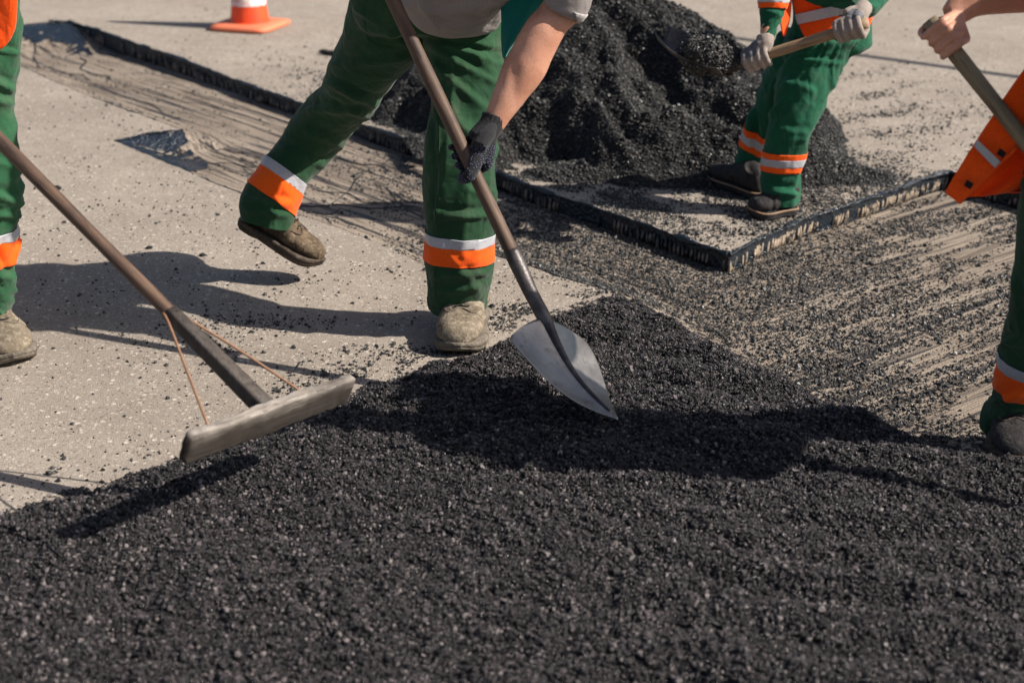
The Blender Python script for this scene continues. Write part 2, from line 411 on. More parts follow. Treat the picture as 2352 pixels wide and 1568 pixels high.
M_handle3 = wood('olive_wood_handle', (.20, .155, .095), (.29, .23, .145), (.11, .08, .05), wa=.25, wear=(.10, .085, .06))
M_board = wood('weathered_grey_board', (.20, .17, .145), (.42, .38, .34), (.05, .042, .036), sc=(3, 40, 60), rough=.8, wa=.5, wear=(.06, .052, .045), stain_shade=(.024, .017, .013))
M_dwood = wood('tar_stained_wood', (.045, .036, .031), (.085, .070, .06), (.02, .017, .015), wa=.5)
M_rust = mat('rusty_rod', lambda g: g.out(g.mix(g.ns(60, 4), (.16, .075, .04), (.34, .19, .11)), .6, g.ns(200), .4, .002), .6)
def c_steel(g):
    v = g.mp(); n = g.ns(14, 5, v)
    c = g.mix(g.ramp(n, [(.3, 0.), (.7, 1.)]), (.28, .26, .24), (.44, .41, .38))
    c = g.mix(g.ramp(g.ns(26, 6, v, .7), [(.56, 0.), (.74, .7)]), c, (.08, .07, .06))
    scr = g.ns(3, 3, g.mp((120, 12, 12)))
    g.out(c, g.ramp(g.ma('ADD', g.ma('MULTIPLY', n, .6), g.ma('MULTIPLY', scr, .4)), [(.3, .30), (.7, .46)]), scr, .12, .001, .85)
M_steel = mat('worn_steel', c_steel, .4)
M_dsteel = mat('tar_stained_steel', lambda g: g.out(g.mix(g.ramp(g.ns(18, 5), [(.35, 0.), (.65, 1.)]), (.035, .03, .03), (.14, .125, .12)), .45, g.ns(90, 4), .4, .003, .5), .45)
def c_cone(g):
    v = g.mp(); c = g.mix(g.ramp(g.ns(12, 5, v), [(.45, 0.), (.7, .7)]), (.86, .085, .015), (.55, .055, .02))
    g.out(c, .5, g.ns(60, 4, v), .15, .004)
M_cone = mat('orange_cone_plastic', c_cone, .45)
M_conebase = mat('faded_orange_rubber', lambda g: g.out(g.mix(g.ns(9, 5), (.80, .17, .07), (.72, .24, .13)), .6, g.ns(80), .2, .003), .6)
M_conewhite = mat('scuffed_white_collar', lambda g: g.out(g.mix(g.ramp(g.ns(22, 6, None, .7), [(.44, 0.), (.60, .8)]), (.80, .76, .74), (.62, .16, .12)), .5), .5)
M_pole = mat('galvanised_steel', lambda g: g.out((.4, .4, .4), .5, None, 0, 0, .6), .5)
M_cable = mat('black_cable', lambda g: g.out((.02, .02, .02), .6), .6)

# ------------------------------------------------------------------ road, patch cut out of it
far_px = [(-420, 150), (-60, 66), (53, 56), (112, 51), (158, 50), (225, 70), (288, 93), (367, 119), (492, 166), (600, 208), (692, 239), (790, 272), (882, 305), (980, 337), (1142, 398), (1257, 443), (1351, 473), (1491, 520), (1585, 555), (1674, 586)]
right_px = [(1674, 586), (1749, 548), (1843, 506), (1913, 485), (2019, 450), (2072, 432), (2125, 411), (2180, 395)]
far2_px = [(2180, 395), (2260, 420), (2352, 447), (2600, 520), (3300, 720)]
near_px = [(3300, 1560), (2700, 1250), (2300, 1130), (2000, 1030), (1750, 905), (1560, 790), (1440, 700), (1396, 667), (1300, 640), (1217, 612), (1130, 583), (1060, 566), (1010, 588), (974, 610), (904, 572), (790, 528), (671, 488), (554, 443), (492, 420), (433, 394), (354, 361), (262, 323), (340, 306), (420, 299), (343, 270), (278, 248), (186, 213), (105, 177), (40, 149), (-60, 110)]
def W(pts): return [tuple(gz(u, v)[:2]) for u, v in pts]
def dense(pl, st=.02, jit=.0035, seed=1):
    out = [pl[0]]
    for (a, b), (c, d) in zip(pl[:-1], pl[1:]):
        k = max(1, int(math.hypot(c-a, d-b)/st))
        for i in range(1, k+1): out.append((a+(c-a)*i/k, b+(d-b)*i/k))
    o = np.array(out); n = fbm(np.stack([o[:, 0]*30, o[:, 1]*30, o[:, 0]*0+seed], 1), 2, 5)
    n2_ = fbm(np.stack([o[:, 0]*30, o[:, 1]*30, o[:, 0]*0+seed+9], 1), 2, 8)
    o[1:-1, 0] += n[1:-1]*jit; o[1:-1, 1] += n2_[1:-1]*jit; return [tuple(p) for p in o]
farW, rightW, far2W, nearW = dense(W(far_px)), dense(W(right_px)), dense(W(far2_px)), dense(W(near_px))
hole = farW+rightW[1:]+far2W[1:]+nearW
HOLE = np.array(hole[::3])
nearC = [p for p in W(near_px)]; endC = W([(-420, 150), (-60, 66), (53, 56), (112, 51), (150, 50)])
def fdepth(x, y):
    d = pdist(x, y, nearC)
    D = .062+.035*sst((-1.2-x)/1.5); de_ = pdist(x, y, endC)
    return -(.006+(D-.006)*sst(d/.2)*sst(de_/.55))+.0012*n2(x, y, 14, 14, 3)
def ground_z(x, y):
    x = np.asarray(x, float); y = np.asarray(y, float)
    return np.where(pip(x, y, HOLE), fdepth(x, y), 0.0)
bm = bmesh.new()
BIG = 400
ov = [bm.verts.new(p) for p in ((-BIG, -BIG, 0), (BIG, -BIG, 0), (BIG, BIG, 0), (-BIG, BIG, 0))]
mid = [bm.verts.new(p) for p in ((-14, -6, 0), (16, -6, 0), (16, 22, 0), (-14, 22, 0))]
hv = [bm.verts.new((x, y, 0)) for x, y in hole]
for L in (mid, hv):
    for i in range(len(L)): bm.edges.new((L[i], L[(i+1) % len(L)]))
bmesh.ops.triangle_fill(bm, edges=bm.edges[:], use_beauty=True, normal=(0, 0, 1))
for i in range(4): bm.faces.new((ov[i], ov[(i+1) % 4], mid[(i+1) % 4], mid[i]))
cen = [f for f in bm.faces if pip(np.array([f.calc_center_median().x]), np.array([f.calc_center_median().y]), np.array(hole))[0]]
bmesh.ops.delete(bm, geom=cen, context='FACES_ONLY')
for f in bm.faces:
    if f.normal.z < 0: f.normal_flip()
me = bpy.data.meshes.new('road'); bm.to_mesh(me); bm.free()
road = tag(link('road', me, M_road), kind='structure')
nx, ny = 300, 230
X, Y = np.meshgrid(np.linspace(-3.6, 5.2, nx), np.linspace(1.6, 9.6, ny)); x, y = X.ravel(), Y.ravel()
inside = pip(x, y, HOLE); zf = np.where(inside | (pdist(x, y, [tuple(p) for p in HOLE]) < .06), fdepth(x, y), -.1)
ix = np.arange(nx*ny).reshape(ny, nx)
fa = np.stack([ix[:-1, :-1], ix[:-1, 1:], ix[1:, 1:], ix[1:, :-1]], -1).reshape(-1, 4)
trench = tag(obj('trench_floor', np.stack([x, y, zf], 1), fa.tolist(), M_floor), kind='structure')
# cut walls with their vertical milling ribs
wv = []; wf = []; L = farW+rightW[1:]+far2W[1:]
for i, (a, b) in enumerate(L): wv += [(a, b, .0005), (a, b, -.13)]
for i in range(len(L)-1): wf.append((2*i, 2*i+1, 2*i+3, 2*i+2))
wv2 = []; L2 = nearW; wf2 = []
for i, (a, b) in enumerate(L2): wv2 += [(a, b, .0005), (a, b, -.13)]
for i in range(len(L2)-1): wf2.append((2*i, 2*i+1, 2*i+3, 2*i+2))
wall = tag(obj('trench_wall', *join([(wv, wf), (wv2, wf2)]), M_tar, None, False), kind='structure')
def ribs(pl, pitch, prob, zt, lean, w0, seed, mt):
    rd = random.Random(seed); parts = []
    P = [np.array(p) for p in pl]; acc = 0
    for a, b in zip(P[:-1], P[1:]):
        d = b-a; L = np.linalg.norm(d); d = d/L; n = np.array((d[1], -d[0]))
        s = -acc
        while s < L:
            if s > 0 and rd.random() < prob and noise(np.array([[a[0]*9+d[0]*s*9, a[1]*9+d[1]*s*9, seed]]), 5)[0] > -.38:
                q = a+d*s; ww = w0*rd.uniform(.6, 1.3); top = zt-rd.uniform(0, .012); bot = -.056-rd.uniform(0, .014)
                if q[0] < -1.2: bot -= .03
                ln = lean*rd.uniform(.5, 1.2); t3 = np.array((*d, 0)); n3 = np.array((*n, 0))
                c0 = np.array((*q, top))+n3*.001; c1 = np.array((*(q+d*ln), bot))+n3*.004
                cm = (c0+c1)/2+n3*rd.uniform(.001, .004)
                parts.append(loft([c0, cm, c1], [t3*ww*.6, t3*ww, t3*ww*.7], [n3*.004, n3*.006, n3*.005], 6, 1))
            s += pitch*rd.uniform(.8, 1.2)
        acc = 0 if s < L else L-(s-pitch); acc = rd.uniform(0, pitch)
    o = obj('milled_rib', *join(parts), mt, wall); o['kind'] = 'stuff'; return o
LR = [p for p in dense(W(right_px), .4, 0)]
ribs(LR, .0130, .84, -.014, -.026, .0036, 3, M_rib)
ribs(dense(W(far_px)[4:], .4, 0), .02, .75, -.014, .002, .0065, 4, M_ribd)
ribs(dense(W(far2_px), .4, 0), .018, .5, -.02, .002, .006, 5, M_ribd)
def bead(pl, r, seed, dz=.0, step=.012):
    P = dense(pl, step, .004, seed); rd = random.Random(seed); n = len(P)
    o = np.array(P); k = 1+.8*fbm(np.stack([o[:, 0]*14, o[:, 1]*14, o[:, 0]*0+seed], 1), 3, seed)
    return tube([(a, b, dz+.001) for a, b in P], list(np.clip(r*k, r*.25, r*2)), 8, 1, (0, 0, 1))
tb = [bead(W(right_px), .0065, 1, .002, .006), bead(W(right_px), .0055, 11, -.056, .006), bead(W(far_px)[3:], .0085, 2), bead(W(far2_px), .009, 3), bead(W(near_px)[21:29], .0028, 4, -.001), bead(W(near_px)[16:22], .0026, 5, -.001), bead(W(near_px)[7:11], .0024, 6, -.001)]
ts_ = obj('tar_seal', *join(tb), M_wet); tag(ts_, 'glossy black tar seal lining the rim of the cut-out road patch', 'tar seal')
# tar pools and runs on the milled floor
def tarsheet(poly_px, z0, cell, fn, th=.004):
    poly = W(poly_px); P = np.array(poly); x0, y0 = P.min(0); x1, y1 = P.max(0)
    gx = np.arange(x0, x1, cell); gy = np.arange(y0, y1, cell); Xg, Yg = np.meshgrid(gx, gy); xx, yy = Xg.ravel(), Yg.ravel()
    keep = pip(xx, yy, poly) & pip(xx, yy, HOLE) & (fn(xx, yy) > -.1)
    zz = fdepth(xx, yy)+th+.0022*n2(xx, yy, 60, 60, 9)
    k = keep.reshape(Xg.shape); idx = np.arange(xx.size).reshape(Xg.shape); f = []
    kk = k[:-1, :-1] & k[1:, :-1] & k[:-1, 1:] & k[1:, 1:]
    f = np.stack([idx[:-1, :-1], idx[:-1, 1:], idx[1:, 1:], idx[1:, :-1]], -1)[kk]
    used = np.unique(f); rm = -np.ones(xx.size, int); rm[used] = np.arange(used.size)
    me = mesh('tar', np.stack([xx, yy, zz], 1)[used], rm[f].tolist())
    bm = bmesh.new(); bm.from_mesh(me); seen_ = set(); best = []
    for v0_ in bm.verts:
        if v0_ in seen_: continue
        st_ = [v0_]; isl = []; seen_.add(v0_)
        while st_:
            a_ = st_.pop(); isl.append(a_)
            for e_ in a_.link_edges:
                b_ = e_.other_vert(a_)
                if b_ not in seen_: seen_.add(b_); st_.append(b_)
        if len(isl) > len(best): best = isl
    bs_ = set(best); bmesh.ops.delete(bm, geom=[q for q in bm.verts if q not in bs_], context='VERTS'); bm.to_mesh(me); bm.free()
    return evalmods(me, [('SMOOTH', dict(iterations=3, factor=.5)), ('SOLIDIFY', dict(thickness=.003, offset=-1))])
ca, sa = math.cos(.62), math.sin(.62)
def streak(s1, s2, th, seed, ang=-.47):
    def fn(x, y):
        c, s = math.cos(ang), math.sin(ang); a = x*c+y*s; b = -x*s+y*c
        return n2(a, b, s1, s2, seed, 2)-th
    return fn
def pool1(x, y):
    u, v = proj(np.stack([x, y, fdepth(x, y)], 1)); e = np.maximum((v-372)/20, (v-(300+(u-262)*.0))/-18+.4)
    edge = np.exp(-(pdist(x, y, W([(262, 323), (354, 361), (433, 394), (470, 372)]))/.03)**2)+np.exp(-(pdist(x, y, W([(262, 323), (425, 302)]))/.022)**2)
    return streak(7, 55, -.42, 21, 1.05)(x, y)+edge*1.5+.45*np.exp(-((u-415)/22)**2-((v-380)/14)**2)*2+.35*np.exp(-((u-300)/60)**2)
t1 = link('tar_pool', tarsheet([(262, 323), (354, 361), (433, 394), (455, 385), (478, 352), (470, 335), (440, 318), (425, 300), (340, 306)], 0, .006, pool1), M_wet)
tag(t1, 'shiny dark tar pool in the corner notch of the milled cut', 'tar pool')
def pool2(x, y):
    u, v = proj(np.stack([x, y, fdepth(x, y)], 1)); b = 100+20*n2(x, y, 7, 7, 5)-(u < 115)*12+(u > 150)*16
    return (b-v)/14+streak(7, 60, 0, 31, 1.2)(x, y)*.9
t2 = link('tar_pool', tarsheet([(-140, 90), (-40, 66), (53, 57), (112, 52), (158, 51), (190, 62), (240, 118), (150, 150), (-100, 160)], 0, .009, pool2), M_wet)
tag(t2, 'wide dark tar pool at the far left end of the cut beside the left worker', 'tar pool')
rd = random.Random(5); runs = []
def run(p, q, r, wob=.012, k=14):
    a, b = gz(*p, -.06), gz(*q, -.06); P = []; sd = rd.random()*50
    for i in range(k):
        t = i/(k-1); c = a.lerp(b, t); P.append([c.x+wob*math.sin(t*7+sd), c.y+wob*1.6*math.sin(t*11+sd*2), 0])
    P = np.array(P); ok = pip(P[:, 0], P[:, 1], HOLE); P[:, 2] = fdepth(P[:, 0], P[:, 1])+.0025; P = P[ok]
    if len(P) > 3: runs.append(tube(P, [r*.7*rd.uniform(.4, 1.3) for _ in P], 5, 2, (0, 0, 1), .5))
for p, q, r in [((70, 95), (88, 140), .007), ((120, 145), (215, 172), .006), ((190, 118), (188, 152), .007), ((188, 150), (260, 172), .006), ((205, 110), (270, 120), .006), ((88, 138), (150, 155), .005), ((260, 172), (520, 262), .003), ((230, 190), (400, 262), .003),
                ((478, 340), (560, 352), .0045), ((470, 372), (640, 388), .005), ((700, 350), (800, 372), .006), ((760, 360), (905, 392), .0055), ((690, 470), (960, 478), .006), ((720, 430), (880, 470), .005), ((840, 400), (760, 470), .005), ((890, 440), (960, 470), .006), ((680, 490), (830, 520), .005), ((700, 510), (780, 480), .0045), ((860, 420), (970, 500), .004), ((560, 400), (660, 400), .004)]:
    run(p, q, r)
for i in range(30):
    u0 = rd.uniform(60, 1000); v0 = 150+(u0-60)*.37+rd.uniform(-80, 45); l = rd.uniform(60, 260); run((u0, v0), (u0+l, v0+l*.345+rd.uniform(-4, 4)), rd.uniform(.0012, .0028), .0015)
for i in range(20):
    u0 = rd.uniform(440, 560); v0 = rd.uniform(330, 400); l = rd.uniform(40, 120); run((u0, v0), (u0+l, v0+l*.33), rd.uniform(.0015, .003), .003)
tag(obj('tar_runs', *join(runs), M_wet), 'thin dribbles of tar along the milling grooves of the patch floor', 'tar', kind='stuff')

# ------------------------------------------------------------------ asphalt: masses and grains
def grain_tree(name, material, sub):
    t = bpy.data.node_groups.new(name, 'GeometryNodeTree')
    t.interface.new_socket('Geometry', in_out='INPUT', socket_type='NodeSocketGeometry'); t.interface.new_socket('Geometry', in_out='OUTPUT', socket_type='NodeSocketGeometry')
    N = t.nodes.new; K = t.links.new; gi = N('NodeGroupInput'); go = N('NodeGroupOutput'); jn = N('GeometryNodeJoinGeometry')
    for k in range(4):
        ic = N('GeometryNodeMeshIcoSphere'); ic.inputs['Radius'].default_value = 1; ic.inputs['Subdivisions'].default_value = sub
        sp = N('GeometryNodeSetPosition'); pos = N('GeometryNodeInputPosition'); ad = N('ShaderNodeVectorMath'); ad.operation = 'ADD'; ad.inputs[1].default_value = (k*7.3, k*3.1, -k*5.7)
        no = N('ShaderNodeTexNoise'); no.inputs['Scale'].default_value = .95; no.inputs['Detail'].default_value = 2.5
        sb = N('ShaderNodeVectorMath'); sb.operation = 'SUBTRACT'; sb.inputs[1].default_value = (.5, .5, .5)
        sc = N('ShaderNodeVectorMath'); sc.operation = 'SCALE'; sc.inputs['Scale'].default_value = 2.1
        K(pos.outputs[0], ad.inputs[0]); K(ad.outputs[0], no.inputs['Vector']); K(no.outputs['Color'], sb.inputs[0]); K(sb.outputs[0], sc.inputs[0])
        K(ic.outputs['Mesh'], sp.inputs['Geometry']); K(sc.outputs[0], sp.inputs['Offset'])
        sm = N('GeometryNodeSetMaterial'); sm.inputs['Material'].default_value = material; K(sp.outputs[0], sm.inputs[0])
        gti = N('GeometryNodeGeometryToInstance'); K(sm.outputs[0], gti.inputs[0]); K(gti.outputs[0], jn.inputs[0])
    ip = N('GeometryNodeInstanceOnPoints'); ip.inputs['Pick Instance'].default_value = True
    def attr(nm, ty):
        a = N('GeometryNodeInputNamedAttribute'); a.data_type = ty; a.inputs['Name'].default_value = nm; return a.outputs['Attribute']
    er = N('FunctionNodeEulerToRotation'); K(attr('rt', 'FLOAT_VECTOR'), er.inputs[0])
    K(gi.outputs[0], ip.inputs['Points']); K(jn.outputs[0], ip.inputs['Instance']); K(attr('ki', 'INT'), ip.inputs['Instance Index'])
    K(er.outputs[0], ip.inputs['Rotation']); K(attr('sc', 'FLOAT_VECTOR'), ip.inputs['Scale']); K(ip.outputs[0], go.inputs[0])
    return t
GT1 = grain_tree('grains_near', M_grain, 2); GT2 = grain_tree('grains_far', M_grain2, 1)
def grains(name, P, size, tree, parent=None, mt=None):
    n = len(P); me = bpy.data.meshes.new(name); me.vertices.add(n); me.vertices.foreach_set('co', np.asarray(P, float).ravel())
    s = size if hasattr(size, '__len__') else np.full(n, size)
    sc = (s[:, None]*rng.uniform(.7, 1.25, (n, 3))); a = me.attributes.new('sc', 'FLOAT_VECTOR', 'POINT'); a.data.foreach_set('vector', sc.ravel())
    a = me.attributes.new('rt', 'FLOAT_VECTOR', 'POINT'); a.data.foreach_set('vector', rng.uniform(0, 6.28, (n, 3)).ravel())
    a = me.attributes.new('ki', 'INT', 'POINT'); a.data.foreach_set('value', rng.integers(0, 4, n).astype(np.int32))
    me.update(); o = link(name, me, mt or M_grain, parent); md = o.modifiers.new('grains', 'NODES'); md.node_group = tree; o['kind'] = 'stuff'; return o
# foreground mat
edge_px = [(-900, 1420), (-400, 1260), (0, 1168), (60, 1150), (130, 1128), (220, 1098), (300, 1078), (400, 1040), (480, 1010), (560, 985), (640, 960), (700, 935), (760, 905), (805, 882), (860, 862), (930, 840), (990, 822), (1050, 812), (1110, 785), (1170, 752), (1230, 715), (1290, 692), (1345, 680), (1395, 668), (1450, 672), (1530, 688), (1600, 716), (1710, 772), (1830, 842), (1960, 895), (2100, 930), (2260, 968), (2352, 985), (2700, 1060), (3300, 1240)]
edgeW = W(edge_px); matpoly = edgeW+[(3.4, 1.0), (-2.6, 1.0)]
def mat_z(x, y):
    ins = pip(x, y, matpoly); d = pdist(x, y, edgeW); sd = np.where(ins, d, -d)
    sdn = sd+.025*n2(x, y, 7, 7, 41, 3)
    g0 = ground_z(x, y); tr = sst((pdist(x, y, nearC)*np.where(pip(x, y, HOLE), 1, -1)+.05)/.25)
    wd = .16*(1-tr)+.40*tr; top = .036+.010*n2(x, y, 1.7, 1.9, 43, 3)
    k = sst(sdn/wd)
    lump = .011*n2(x, y, 5, 9, 44, 3)+.0065*n2(x, y, 22, 26, 47, 3)
    # raked ridges, swept across the mat
    a = y+.35*x+.05*n2(x, y, 1.5, 1.5, 50); rk = .008*np.sin(a*34+2*n2(x, y, 2, 2, 51))*sst((x+.2)/.8)
    base = -.008*(1-tr)-.064*tr
    return base+(top-base)*k+(lump+rk)*np.clip(k*1.5, 0, 1), sdn
xs = np.arange(-1.75, 2.45, .0125); ys = np.arange(1.45, 4.45, .0125); Xg, Yg = np.meshgrid(xs, ys); x, y = Xg.ravel(), Yg.ravel()
z, sd = mat_z(x, y); keep = (sd > -.03).reshape(Xg.shape); kk = keep[:-1, :-1] & keep[1:, :-1] & keep[:-1, 1:] & keep[1:, 1:]
ix = np.arange(x.size).reshape(Xg.shape); f = np.stack([ix[:-1, :-1], ix[:-1, 1:], ix[1:, 1:], ix[1:, :-1]], -1)[kk]
used = np.unique(f); rm = -np.ones(x.size, int); rm[used] = np.arange(used.size)
masst = tag(obj('fresh_asphalt_layer', np.stack([x, y, z-.004], 1)[used], rm[f].tolist(), M_aspbase), 'broad raked layer of loose black asphalt covering the whole foreground', 'asphalt', kind='stuff')
def jitter(x0, x1, y0, y1, st):
    X_, Y_ = np.meshgrid(np.arange(x0, x1, st), np.arange(y0, y1, st)); x_, y_ = X_.ravel(), Y_.ravel()
    return x_+rng.uniform(-.6, .6, x_.size)*st, y_+rng.uniform(-.6, .6, x_.size)*st
x, y = jitter(-1.6, 2.05, 1.8, 4.05, .0044)
k = (np.abs(x) < .43*(y+.35)+.16); x, y = x[k], y[k]
z, sd = mat_z(x, y); k = sd > -.012; x, y, z, sd = x[k], y[k], z[k], sd[k]
sz = np.clip(.00255*np.exp(rng.normal(0, .36, x.size)), .0012, .0062)
GM = grains('loose_grain', np.stack([x, y, z-.001+rng.uniform(-.004, .004, x.size)+.0050*n2(x, y, 62, 62, 90, 2)], 1), sz, GT1, masst)
print('mat grains', x.size)
# the heap behind
heap = []
def cone_h(x, y, cx, cy, h, sx, sy, pw=1.0): return h*np.maximum(0, 1-(np.hypot((x-cx)/sx, (y-cy)/sy)))
def heap_z(x, y):
    wx = x+.07*n2(x, y, 2.2, 2.2, 61); wy = y+.07*n2(x, y, 2.2, 2.2, 62)
    pk = [(.36, 6.35, .57, .92, 1.25), (.62, 6.28, .52, .80, 1.25), (.90, 6.1, .33, .44, 1.1), (.10, 6.35, .42, .72, 1.0), (-.24, 6.38, .24, .48, .6), (1.02, 5.55, .12, .36, .5), (.72, 5.62, .16, .5, .6), (.30, 5.85, .15, .5, .5), (1.20, 5.28, .05, .30, .2), (.50, 5.32, .05, .50, .32), (.18, 5.55, .06, .45, .35), (.85, 5.28, .05, .42, .28), (-.15, 6.0, .06, .4, .4)]
    s = 0
    for c in pk: s = s+np.exp(np.minimum(cone_h(wx, wy, *c)*26, 40))-1
    h = np.log(1+s)/26
    g = 1-np.abs(n2(wx*1.+.45*wy, wy-.3*wx, 3.8, 1.5, 64, 4))*1.7     # gullies running down the slope
    h = h+(.070*g-.012)*np.clip(h/.12, 0, 1)+.030*n2(x, y, 7, 7, 66, 4)*np.clip(h/.05, 0, 1)
    return h-.012
xs = np.arange(-1.5, 2.7, .018); ys = np.arange(4.8, 7.9, .018); Xg, Yg = np.meshgrid(xs, ys); x, y = Xg.ravel(), Yg.ravel(); z = heap_z(x, y)
keep = (z > -.006).reshape(Xg.shape); kk = keep[:-1, :-1] & keep[1:, :-1] & keep[:-1, 1:] & keep[1:, 1:]
ix = np.arange(x.size).reshape(Xg.shape); f = np.stack([ix[:-1, :-1], ix[:-1, 1:], ix[1:, 1:], ix[1:, :-1]], -1)[kk]
used = np.unique(f); rm = -np.ones(x.size, int); rm[used] = np.arange(used.size)
hp = tag(obj('asphalt_heap', np.stack([x, y, z-.003], 1)[used], rm[f].tolist(), M_aspbase), 'tall heap of black asphalt dumped on the road behind the central worker', 'asphalt heap', kind='stuff')
x, y = jitter(-1.1, 2.0, 4.8, 6.8, .0060); z = heap_z(x, y); k = z > -.004; x, y, z = x[k], y[k], z[k]
sz = np.clip(.0033*np.exp(rng.normal(0, .38, x.size)), .0017, .0095)
grains('loose_grain', np.stack([x, y, z+rng.uniform(-.004, .005, x.size)], 1), sz, GT2, hp, M_grain2); print('heap grains', x.size)
# crumbs scattered over road and patch floor
def gs(u, v, u0, v0, su, sv, a): return a*np.exp(-((u-u0)/su)**2-((v-v0)/sv)**2)
def dens(x, y, z):
    u, v = proj(np.stack([x, y, z], 1)); ins = pip(x, y, HOLE)
    a = x*math.cos(-.85)+y*math.sin(-.85); b = -x*math.sin(-.85)+y*math.cos(-.85)
    a2 = x*math.cos(.62)+y*math.sin(.62); b2 = -x*math.sin(.62)+y*math.cos(.62)
    cl = n2(x, y, 9, 9, 71, 3); st = n2(a, b, 2.2, 26, 72, 3); st2 = n2(a2, b2, 2.6, 24, 73, 3)
    # patch floor
    rgt = sst((u-1080)/420)
    d_in = gs(u, v, 1680, 700, 330, 170, 1.15)+gs(u, v, 1350, 560, 260, 110, .8)+gs(u, v, 2150, 700, 330, 240, .46)+gs(u, v, 1000, 450, 220, 90, .30)+gs(u, v, 1900, 870, 300, 80, .5)+.035+1.3*np.exp(-pdist(x, y, edgeW)/.12)*np.clip(1+.8*cl, 0, 2)+gs(u, v, 1560, 690, 200, 90, .7)
    d_in = d_in*1.15+.75*rgt*(st*(1-sst((u-1500)/300))+st2*sst((u-1500)/300))+.35*cl*rgt
    d_in = d_in*np.where(u < 1100, 1+1.1*cl, 1)
    # surface
    de = pdist(x, y, edgeW)
    lf_ = 1-.75*(1-sst((u-330)/250))
    d_out = (.62*np.exp(-de/.06)+.15*np.exp(-de/.26))*lf_+gs(u, v, 640, 745, 150, 24, .22)+gs(u, v, 430, 810, 140, 30, .16)+gs(u, v, 600, 700, 420, 120, .04)+gs(u, v, 350, 470, 350, 170, .016)
    d_out = d_out*np.clip(.9+1.6*cl, 0, 2.4)+.004+gs(u, v, 720, 190, 110, 60, .035)
    zh = heap_z(x, y); fr = np.exp(-np.maximum(0, -(zh)-.0)/.01)
    dh = pdist(x, y, W([(900, 225), (1000, 285), (1150, 350), (1300, 410), (1450, 440), (1600, 455), (1760, 480), (1900, 470), (2030, 430)]))
    band_ = 1.0*np.exp(-(dh/.20)**2)+.40*np.exp(-dh/.38)
    d_out = d_out+np.where(y > 4.35, band_*np.clip(1+1.3*cl+.5*st, 0.05, 2), 0)
    arc = np.sin(np.hypot((u-1840)/1.0, (v-40)*2.4)/17+1.5*n2(x, y, 3, 3, 77)); 
    d_out = d_out+gs(u, v, 2020, 250, 130, 80, .55)*np.clip(arc*.9-.15+cl*.4, 0, 1)+gs(u, v, 2080, 300, 200, 90, .07)*np.clip(1+2*cl, 0, 2)
    d_out = d_out+gs(u, v, 1500, 520, 260, 60, .30)*np.clip(1+2*cl+st, 0, 2)+gs(u, v, 1960, 455, 110, 30, .35)
    return np.where(ins, d_in, d_out)
x, y = jitter(-3.4, 3.6, 3.0, 9.0, .0056)
k = (np.abs(x) < .375*y+.15); x, y = x[k], y[k]
x_, y_ = jitter(-1.6, 1.6, 2.3, 3.0, .0056); x = np.append(x, x_); y = np.append(y, y_)
z = ground_z(x, y); mz, sd = mat_z(x, y); k = (sd < .0) & (heap_z(x, y) < .004); x, y, z = x[k], y[k], z[k]
D = dens(x, y, z); k = rng.uniform(0, 1, x.size) < np.clip(D, 0, 1.15)*.60; x, y, z, D = x[k], y[k], z[k], D[k]
sz = np.clip(.0024*np.exp(rng.normal(0, .46, x.size)), .0011, .0090)*np.where(D < .1, .95, 1.0)
tag(grains('asphalt_crumbs', np.stack([x, y, z+sz*.25], 1), sz, GT2, None, M_grain2), 'black asphalt crumbs strewn over the road and the patch floor', 'asphalt crumbs'); print('crumbs', x.size)
# bigger single clods, each a thing
def clod(u, v, s, lab, fl=.6):
    p = gz(u, v); vv, ff = ball((0, 0, 0), (s, s*.8, s*fl), 16, 10); P = np.array(vv); P = P*(1+.35*fbm(P/s*1.6+u, 3, int(u))[:, None]); P += np.array((p.x, p.y, s*fl*.6))
    return tag(obj('asphalt_clod', P, ff, M_aspbase), lab, 'asphalt clod', 'single asphalt clods lying on the road')
clod(131, 436, .016, 'flat black asphalt clod on the road between the rake handle and the left worker')
clod(343, 571, .010, 'small black clod at the upper edge of the cast shadow left of the rake handle')
clod(466, 588, .010, 'small round black clod lying inside the cast shadow right of the rake handle')
pz = gz(748, 126); P = [(pz.x+.035*i, pz.y-.022*i, .012) for i in range(-1, 4)]
tag(obj('asphalt_clod', *union([tube(P, [.008, .017, .014, .016, .008], 10, 3)], .004, 2, .5, lambda P, N: .006*fbm(P*60, 2, 4)), M_aspbase) if False else link('asphalt_clod', union([tube(P, [.008, .017, .014, .016, .008], 10, 3)], .004, 2, .5, lambda P, N: .006*fbm(P*60, 2, 4)), M_aspbase), 'long black asphalt clod beside the thigh of the central worker', 'asphalt clod', 'single asphalt clods lying on the road')

# ------------------------------------------------------------------ traffic cone
cp = gz(575, 63); cn = thing('traffic_cone', cp, 'orange and white traffic cone standing on the road at the top', 'traffic cone')
ca, sa = math.cos(-.32), math.sin(-.32)
def sq(hw, z, n=48, pw=.32):
    o = []
    for j in range(n):
        t = 2*math.pi*j/n; c, s = math.cos(t), math.sin(t); X = hw*math.copysign(abs(c)**pw, c); Y = hw*math.copysign(abs(s)**pw, s)
        wob = 1+.01*math.sin(3*t)
        o.append((cp.x+(X*ca-Y*sa)*wob, cp.y+(X*sa+Y*ca)*wob, z))
    return o
rings = [sq(.182, .004), sq(.19, .012), sq(.187, .026), sq(.15, .033), sq(.125, .036)]
v = sum(rings, []); f = [(i*48+j, i*48+(j+1) % 48, (i+1)*48+(j+1) % 48, (i+1)*48+j) for i in range(4) for j in range(48)]+[tuple(range(4*48, 5*48))]
obj('cone_base', v, f, M_conebase, cn)
